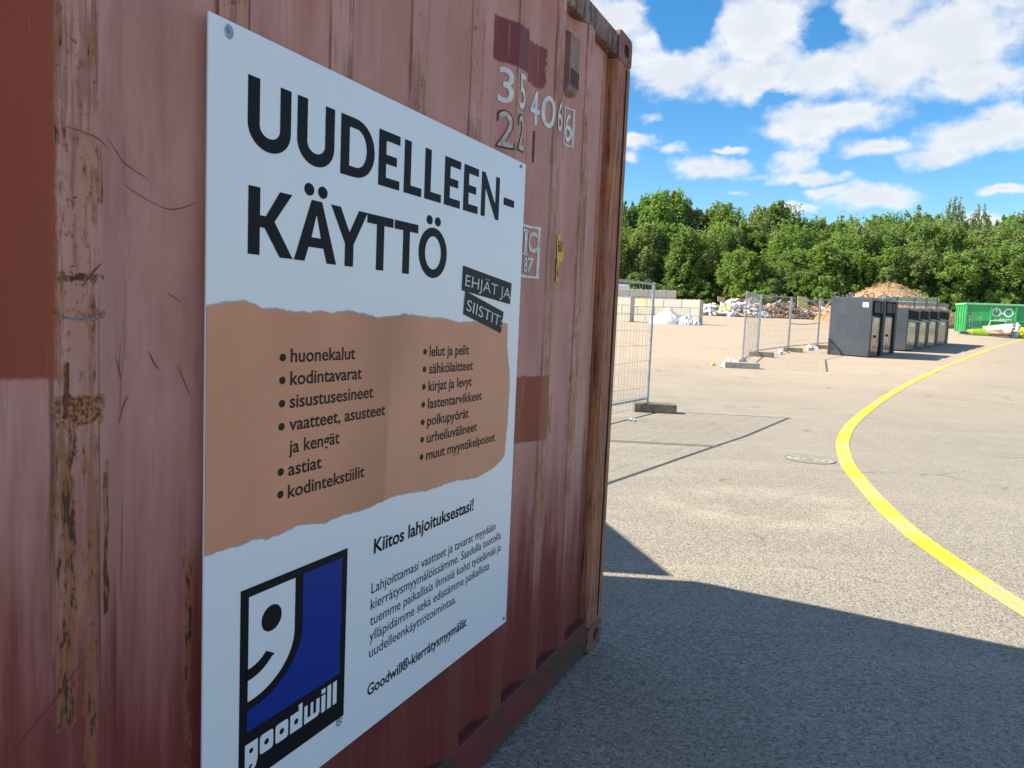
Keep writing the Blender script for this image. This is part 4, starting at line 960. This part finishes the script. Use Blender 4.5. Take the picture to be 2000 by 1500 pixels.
# boat and things round it
m_bw = simple('white boat paint', (.62, .60, .56), .5, 0, .1, 3, dirt=(.40, .36, .30)); m_keel = simple('red brown antifouling', (.26, .10, .075), .7)
m_lime = simple('lime green plastic', (.26, .46, .03), .5)
bt = thing('small_boat', 'small white clinker boat with red brown bottom in front of the green container', 'boat', (36.15, 57.6, gz(36.15, 57.6)), R(-97))
def hull(zlo, zhi, m, name, grow=0.0, steps=((0, .0), (1, 1.0))):
    mb = MB(); ns, nr = 14, 8; Lb = 3.1
    for i in range(ns+1):
        u = i/ns; wd = .72*(1-u**3.2)**.75*(.82+.18*min(1, u*5)); sheer = .80+.22*u*u; kb = .10+.35*max(0, u-.8)**1.3*3
        for j in range(nr+1):
            a = zlo+(zhi-zlo)*j/nr; z = kb+(sheer-kb)*a; y = wd*(a**.55)+(.014*(1-(a*6 % 1)) if m is m_bw else 0)+grow
            mb.v.append((u*Lb-1.4+.22*a*u, -y, z)); 
    off_ = len(mb.v)
    mb.v += [(x, -y, z) for x, y, z in mb.v]
    for s_ in (0, off_):
        for i in range(ns):
            for j in range(nr): mb.f.append((s_+i*(nr+1)+j, s_+(i+1)*(nr+1)+j, s_+(i+1)*(nr+1)+j+1, s_+i*(nr+1)+j+1)); mb.i.append(0)
    for j in range(nr): mb.f.append((j, j+1, off_+j+1, off_+j)); mb.i.append(0)      # transom
    return mb.build(name, m, bt, smooth='angle')
hull(.22, 1.0, m_bw, 'hull'); hull(.0, .22, m_keel, 'bottom')
mb = MB(); mb.bb(-1.3, 1.2, -.55, .55, .55, .60); mb.build('deck', m_bw, bt)
mb = MB(); mb.tube([(-.3, -.62, .82), (-.2, -.55, 1.22), (-.2, .55, 1.22), (-.3, .62, .82)], .035, 8); mb.build('hoop', m_bw, bt)
mb = MB(); mb.tube([(1.25, -.25, .95), (1.3, -.2, 1.12), (1.3, .2, 1.12), (1.25, .25, .95)], .025, 8); mb.build('bow_rail', m_galv, bt)
mb = MB(); mb.tube([(.55+.24*math.cos(a*.524), .70, .80+.24*math.sin(a*.524)) for a in range(12)], .06, 8, 0, True); o = mb.build('fender_ring', simple('olive rubber ring', (.10, .13, .04), .7), bt)
def kayak(x, y, rz, m, lab, L=2.6):
    mb = MB(); N = 12
    pts_ = [(-L/2+L*k/N, 0, .22+.10*(abs(k/N-.5)*2)**3) for k in range(N+1)]; rr2 = [max(.02, .26*math.sin(math.pi*(k+.3)/(N+.6))**.7) for k in range(N+1)]
    mb.tube(pts_, rr2, 12); o = mb.build('kayak', m, None, (x, y, gz(x, y)), rz, smooth='angle')
    return tag(o, lab, 'kayak')
o = kayak(35.75, 58.9, R(-25), m_lime, 'lime green kayak hull lying against the white boat', 1.9); o.scale = (1.15, .8, 1.15)
mb = MB(); mb.bb(-.35, .35, -.3, .3, 0, .62); mb.prism([(-.35, .62), (.35, .62), (.2, .8), (-.3, .8)], 1, -.28, .28); o = mb.build('plastic_crate', simple('yellow plastic', (.78, .68, .02), .5), None, (37.75, 56.9, gz(37.75, 56.9)), R(-10), bevel=.03); tag(o, 'bright yellow plastic box at the right edge beside the boat', 'box')
mb = MB(); mb.tube([(0, 0, 0), (0, 0, .95), (0, 0, 1.0), (0, 0, 1.12)], [.24, .24, .10, .09], 16); o = mb.build('plastic_drum', m_lab, None, (37.75, 58.0, gz(37.75, 58.0)), 0, smooth='angle'); tag(o, 'white plastic drum standing between the boat and the yellow box', 'drum')
mb = MB(); mb.tube([(0, 0, 0), (0, 0, .45), (0, 0, .5)], [.28, .30, .24], 16); o = mb.build('plastic_tub', simple('pale blue plastic', (.50, .66, .72), .5), None, (37.2, 57.4, gz(37.2, 57.4)), 0, smooth='angle'); tag(o, 'pale blue plastic tub by the bow of the boat', 'tub')

# ------------------------------------------------------------------ the wood
def leafmat(name, a, b, trans=.5):
    m, t = mat(name); c = t.coord(); g = t.n('ShaderNodeNewGeometry').outputs['Random Per Island']; oi = t.n('ShaderNodeObjectInfo').outputs['Random']
    cc = t.mix(t.add(t.mul(g, .55), t.mul(t.noise(c, .35, 3), .45)), a, b)
    cc = t.mix(t.mul(oi, .35), cc, (.13, .175, .055))
    d = t.n('ShaderNodeBsdfDiffuse'); t.put(d.inputs[0], cc); tr = t.n('ShaderNodeBsdfTranslucent'); t.put(tr.inputs[0], t.mix(.5, cc, (.26, .40, .05)))
    gl = t.n('ShaderNodeBsdfGlossy'); gl.inputs['Roughness'].default_value = .45; gl.inputs[0].default_value = (.5, .5, .5, 1)
    mx_ = t.n('ShaderNodeMixShader'); mx_.inputs[0].default_value = trans; t.put(mx_.inputs[1], d.outputs[0]); t.put(mx_.inputs[2], tr.outputs[0])
    m2 = t.n('ShaderNodeMixShader'); m2.inputs[0].default_value = .015; t.put(m2.inputs[1], mx_.outputs[0]); t.put(m2.inputs[2], gl.outputs[0])
    t.out(m2.outputs[0]); return m
LM = [leafmat('bright leaves', (.185, .305, .060), (.285, .420, .105)), leafmat('mid green leaves', (.150, .245, .062), (.235, .340, .100)), leafmat('olive leaves', (.205, .260, .090), (.300, .350, .145)), leafmat('deep green leaves', (.090, .180, .055), (.155, .260, .080)), leafmat('greyish leaves', (.185, .225, .110), (.275, .305, .160))]
m_bark = simple('brown bark', (.13, .10, .075), .9, 0, .3, 6); m_birch = simple('pale birch bark', (.50, .47, .42), .8, 0, .25, 4, dirt=(.10, .09, .08))
def crown(kind, seed):
    """crown of leaf-sized faces in clumps, unit height 1, unit radius 1"""
    rn = random.Random(seed); V, Fc = [], []
    ncl, nl, ls = {'broad': (230, 44, 0), 'tall': (240, 44, 0), 'birch': (130, 42, 0), 'bush': (90, 55, 0)}[kind]
    z0 = {'broad': .20, 'tall': .12, 'birch': .30, 'bush': .04}[kind]
    lob = [(rn.uniform(0, 6.28), rn.uniform(.25, .95), rn.uniform(.12, .28)) for _ in range(9)]
    def rad(z, a):
        u = (z-z0)/(1-z0)
        if kind == 'broad': r = math.sin(math.pi*min(1, max(0, u*.86+.12)))**.7
        elif kind == 'tall': r = (1-u)**.55*min(1, u*3.5+.35)*1.05
        elif kind == 'birch': r = math.sin(math.pi*min(1, u*.82+.14))**.8*.9
        else: r = math.sqrt(max(0, 1-u*u))
        for la, lz, lr in lob:
            da = abs((a-la+math.pi) % (2*math.pi)-math.pi); r += lr*math.exp(-(da/.6)**2-((u-lz)/.16)**2)
        return r*.92
    cl = []
    while len(cl) < ncl:
        z = z0+(.95-z0)*rn.random()**.85; a = rn.uniform(0, 6.28); q = rn.random()**.42; r = rad(z, a)*q
        cl.append((r*math.cos(a), r*math.sin(a), z, rn.choice((.08, .12, .16, .22))*rn.uniform(.8, 1.2)))
    for _ in range({'broad': 26, 'tall': 34, 'birch': 30, 'bush': 8}[kind]):     # sprigs beyond the outline
        z = z0+(1.0-z0)*(1-rn.random()**1.6*.9); a = rn.uniform(0, 6.28); r = rad(min(z, .97), a)*rn.uniform(.75, 1.18)
        cl.append((r*math.cos(a), r*math.sin(a), z+rn.uniform(0, .02), rn.uniform(.05, .09)))
    for cx, cy, cz, cr_ in cl:
        nl_ = nl if cr_ > .1 else nl//2
        asp = cr_*rn.uniform(.22, .42)*{'broad': 1.1, 'tall': 1.6, 'birch': 2.3, 'bush': 1.3}[kind]
        for _ in range(nl_):
            th = rn.uniform(0, 6.28); ph = math.acos(rn.uniform(-1, 1)); q = cr_*rn.random()**.4
            x = cx+q*math.sin(ph)*math.cos(th); y = cy+q*math.sin(ph)*math.sin(th); z = cz+(q/cr_)*asp*math.cos(ph)-(rn.random()**2*.05 if kind == 'birch' else 0)
            z = min(z, 1.06)
            nrm = Vector((x*.35+rn.gauss(0, .7), y*.35+rn.gauss(0, .7), .15+rn.gauss(0, .55))).normalized()
            t1 = nrm.orthogonal().normalized(); t1.rotate(Matrix.Rotation(rn.uniform(0, 6.28), 3, nrm)); t2 = nrm.cross(t1)
            s_ = rn.uniform(.7, 1.35); b = len(V)
            # store metric leaf offsets; scaled to real size on build
            V.append(((x, y, z), t1*s_, t2*s_*rn.uniform(.45, .8)))
    return V
def crown_mesh(kind, seed, H, W, leaf_m):
    V = crown(kind, seed); vs, fs = [], []
    for (x, y, z), a, b in V:
        c_ = Vector((x*W, y*W, z*H)); k = len(vs); A_ = a*leaf_m; B_ = b*leaf_m
        vs += [tuple(c_-A_), tuple(c_-B_*.9+A_*.1), tuple(c_+A_), tuple(c_+B_)]; fs.append((k, k+1, k+2, k+3))
    me = bpy.data.meshes.new('crown'); me.from_pydata(vs, [], fs); me.materials.append(LM[0]); return me
def trunk_mesh(kind, seed, H, W):
    rn = random.Random(seed); mb = MB(); r0 = H*.013+.05
    top_ = .92; pts_ = [(math.sin(k*1.3+seed)*.015*H*(k/8), math.cos(k*1.7+seed)*.012*H*(k/8), -.3+H*top_*k/8) for k in range(9)]
    mb.tube(pts_, [r0*(1-.88*k/8) for k in range(9)], 7)
    for k in range(9):
        z = H*rn.uniform(.25, .8); a = rn.uniform(0, 6.28); L = W*rn.uniform(.5, .9)
        mb.tube([(0, 0, z), (L*.5*math.cos(a), L*.5*math.sin(a), z+H*.05), (L*math.cos(a), L*math.sin(a), z+H*.11)], [r0*.35, r0*.22, r0*.08], 5)
    me = bpy.data.meshes.new('trunk'); me.from_pydata(mb.v, [], mb.f); me.materials.append(m_birch if kind == 'birch' else m_bark)
    for p in me.polygons: p.use_smooth = True
    return me
PR_ = {}
for kind, H, W, lm, seeds in (('broad', 13, 3.4, .185, (1, 2, 3, 11)), ('tall', 15, 3.0, .18, (4, 5, 12)), ('birch', 14, 2.6, .15, (6, 7)), ('bush', 3.2, 2.2, .14, (8, 9))):
    PR_[kind] = [(crown_mesh(kind, s_, H, W, lm), trunk_mesh(kind, s_+50, H, W), H, W) for s_ in seeds]
rt_ = random.Random(77)
def tree(x, y, h, rw, kind, lm, label, name='broadleaf_tree', cat='tree', group='trees of the wood behind the yard', var=None):
    cm, tm, H, W = PR_[kind][var if var is not None else rt_.randrange(len(PR_[kind]))]
    o = thing(name, label, cat, (x, y, gz(x, y)), rt_.uniform(0, 6.28), group)
    sw = rw/W; o.scale = (sw, sw, h/H)
    c_ = link('crown', cm, o); c_.material_slots[0].link = 'OBJECT'; c_.material_slots[0].material = LM[lm]
    link('trunk', tm, o); return o
BACK = [(14.3,113,14.1,2.6),(15.6,111,14.4,2.4),(18.2,114,15.5,3.0),(19.4,108,15.7,3.4),(22.1,111,16.1,3.4),(24.9,112,14.6,3.6),(27.7,113,13.5,3.0),(28.3,108,14.6,3.6),(32.0,116,14.6,3.2),(33.0,113,13.3,2.8),(33.5,108,14.3,2.9),(36.7,112,15.3,3.9),(39.8,114,14.9,3.8),(40.8,112,13.3,3.2),(43.7,113,13.4,3.4),(47.2,116,13.7,3.2),(48.0,114,14.0,3.8),(48.2,110,13.2,3.0),(48.9,108,12.9,2.6),(53.9,116,14.9,3.4),(53.3,110,14.2,2.6),(53.9,108,13.4,2.9),(58.6,114,15.5,3.8),(58.9,111,14.3,3.4),(59.1,108,13.3,3.2),(62.9,113,16.6,2.6),(65.1,113,13.7,2.8),(64.9,110,15.4,2.5),(69.5,114,14.2,3.2),(68.4,109,14.1,3.5),(73.9,115,16.0,4.2),(72.6,110,15.8,4.0),(76.4,112,15.5,4.0)]
special = {3: ('tall', 0, 'bright green tree rising highest at the left of the skyline'), 4: ('tall', 0, 'tallest bright green leafy tree next to the container edge, broad crown'), 25: ('birch', 4, 'airy tall birch with drooping tufts, left of the airy pair on the skyline'), 27: ('birch', 4, 'airy slim birch with sky showing through, right of the airy pair on the skyline'), 11: ('tall', 3, 'dark green rounded treetop left of the middle of the skyline'), 7: ('tall', 1, 'mid green dense column of a tree on the left part of the skyline'), 19: ('tall', 0, 'bright pointed treetop right of the middle of the skyline'), 22: ('broad', 2, 'large olive treetop on the right part of the skyline')}
KN = ['broad', 'tall', 'broad', 'birch']; LN = ['bright green', 'mid green', 'olive green', 'deep green', 'greyish green']
for k, (x, y, h, rw) in enumerate(BACK):
    if k in special: kd, lm, lab = special[k]
    else:
        kd = KN[(k*7+3) % 4] if k not in (0, 30, 31, 32) else 'broad'; lm = (1, 3, 0, 2, 1, 2, 3)[k % 7]; lab = '%s %s in the skyline row of the wood' % (LN[lm], {'broad': 'round-crowned tree', 'tall': 'narrow-topped tree', 'birch': 'loose-leaved birch'}[kd])
    tree(x, y, h, rw*(1.0 if kd != 'birch' else .9), kd, lm, lab, 'birch_tree' if kd == 'birch' else 'broadleaf_tree')
MID = [(14.8,107,10.2,4.1),(17.4,104,10.7,4.3),(20.2,106,11.5,4.0),(21.7,101,9.9,3.9),(24.1,102,9.8,4.2),(26.9,104,11.1,4.0),(29.4,105,10.7,3.3),(32.0,106,10.6,4.0),(34.4,107,11.9,4.1),(35.3,102,11.3,4.2),(38.4,104,11.0,4.0),(41.7,106,10.8,3.7),(42.1,101,10.5,3.9),(44.7,102,10.9,3.9),(48.0,104,11.5,4.0),(50.6,105,11.9,4.0),(53.3,106,12.6,4.4),(53.2,101,12.0,4.2),(57.5,104,12.1,4.0),(62.0,107,11.7,4.1),(62.4,103,11.7,4.3),(66.9,106,12.7,4.4),(67.1,102,12.4,4.2),(72,104,12,4.3),(10,106,12,4),(5,108,13,4),(0,107,12.5,4),(-6,108,13,4),(-13,107,13,4.2),(-20,108,13.5,4.2),(12.0,104.0,9.5,4.1),(8.9,112.0,15.1,4.1),(5.8,116.0,16.7,4.1),(2.7,100.0,8.3,4.1),(-0.4,104.0,10.4,4.1),(-3.5,112.0,14.5,4.1),(-6.6,116.0,16.1,4.1),(-9.7,100.0,9.2,4.1),(-12.8,104.0,9.8,4.1),(-15.9,112.0,15.4,4.1),(-19.0,116.0,15.5,4.1),(-22.1,100.0,8.6,4.1),(-25.2,104.0,10.7,4.1),(-28.3,112.0,14.8,4.1),(-31.4,116.0,16.4,4.1),(-34.5,100.0,8.0,4.1),(-37.6,104.0,10.1,4.1),(-40.7,112.0,15.7,4.1),(-43.8,116.0,15.8,4.1),(-46.9,100.0,8.9,4.1),(-50.0,104.0,9.5,4.1),(-53.1,112.0,15.1,4.1),(-56.2,116.0,16.7,4.1),(-59.3,100.0,8.3,4.1),(-62.4,104.0,10.4,4.1),(-65.5,112.0,14.5,4.1),(80,108,14,4.4),(88,110,14.5,4.4)]
for k, (x, y, h, rw) in enumerate(MID):
    lm = (1, 2, 0, 1, 2, 0, 2)[k % 7]; kd = ('birch', 'tall', 'broad', 'tall', 'birch')[k % 5]
    tree(x, y, h*1.03, rw*.82, kd, lm, '%s %s in the middle rows of the wood' % (LN[lm], {'broad': 'round-crowned tree', 'tall': 'narrow-topped tree', 'birch': 'loose-leaved birch'}[kd]))
FRONT = [(27.3,95,7.5,3.0),(29.1,95,6.6,3.0),(30.4,96,6.1,3.0),(32.4,95,6.0,2.6),(34.6,96,7.8,3.6),(36.8,94,8.4,4.0),(38.8,96,8.0,3.6),(41.1,95,7.8,3.6),(43.1,96,7.4,3.3),(45.3,94,8.3,3.3),(47.8,95,7.9,4.0),(50.0,96,8.5,4.0),(52.8,94,8.3,3.6),(55.3,95,8.2,3.6),(57.5,96,8.8,4.0),(59.9,94,9.6,4.3),(62.4,95,9.5,4.3),(44.2,93,6.0,2.6),(34.5,93,5.3,2.3),(37.7,93,5.4,2.6),(66,96,9.5,4.2),(70.5,95,9.8,4.2)]
for k, (x, y, h, rw) in enumerate(FRONT):
    lm = (0, 1, 0, 2, 1, 0, 3)[k % 7]
    tree(x, y, h*1.04, rw*.86, ('broad', 'tall', 'broad', 'birch')[k % 4], lm, '%s low-branched tree at the front edge of the wood' % LN[lm])
for k in range(26):
    x = 8+k*2.55+rt_.uniform(-.6, .6); y = 99+rt_.uniform(-2, 3) if x < 26 else 92.5+rt_.uniform(-1.5, 2); h = rt_.uniform(2.4, 4.4)
    lm = (3, 1, 3)[k % 3] if x < 26 else (0, 1, 3, 0)[k % 4]
    tree(x, y, h, rt_.uniform(2.0, 2.8), 'bush', lm, '%s bush at the foot of the %s' % (LN[lm], 'shaded trees above the block walls' if x < 26 else 'front trees behind the heaps'), 'bush', 'bush', 'bushes along the edge of the wood')
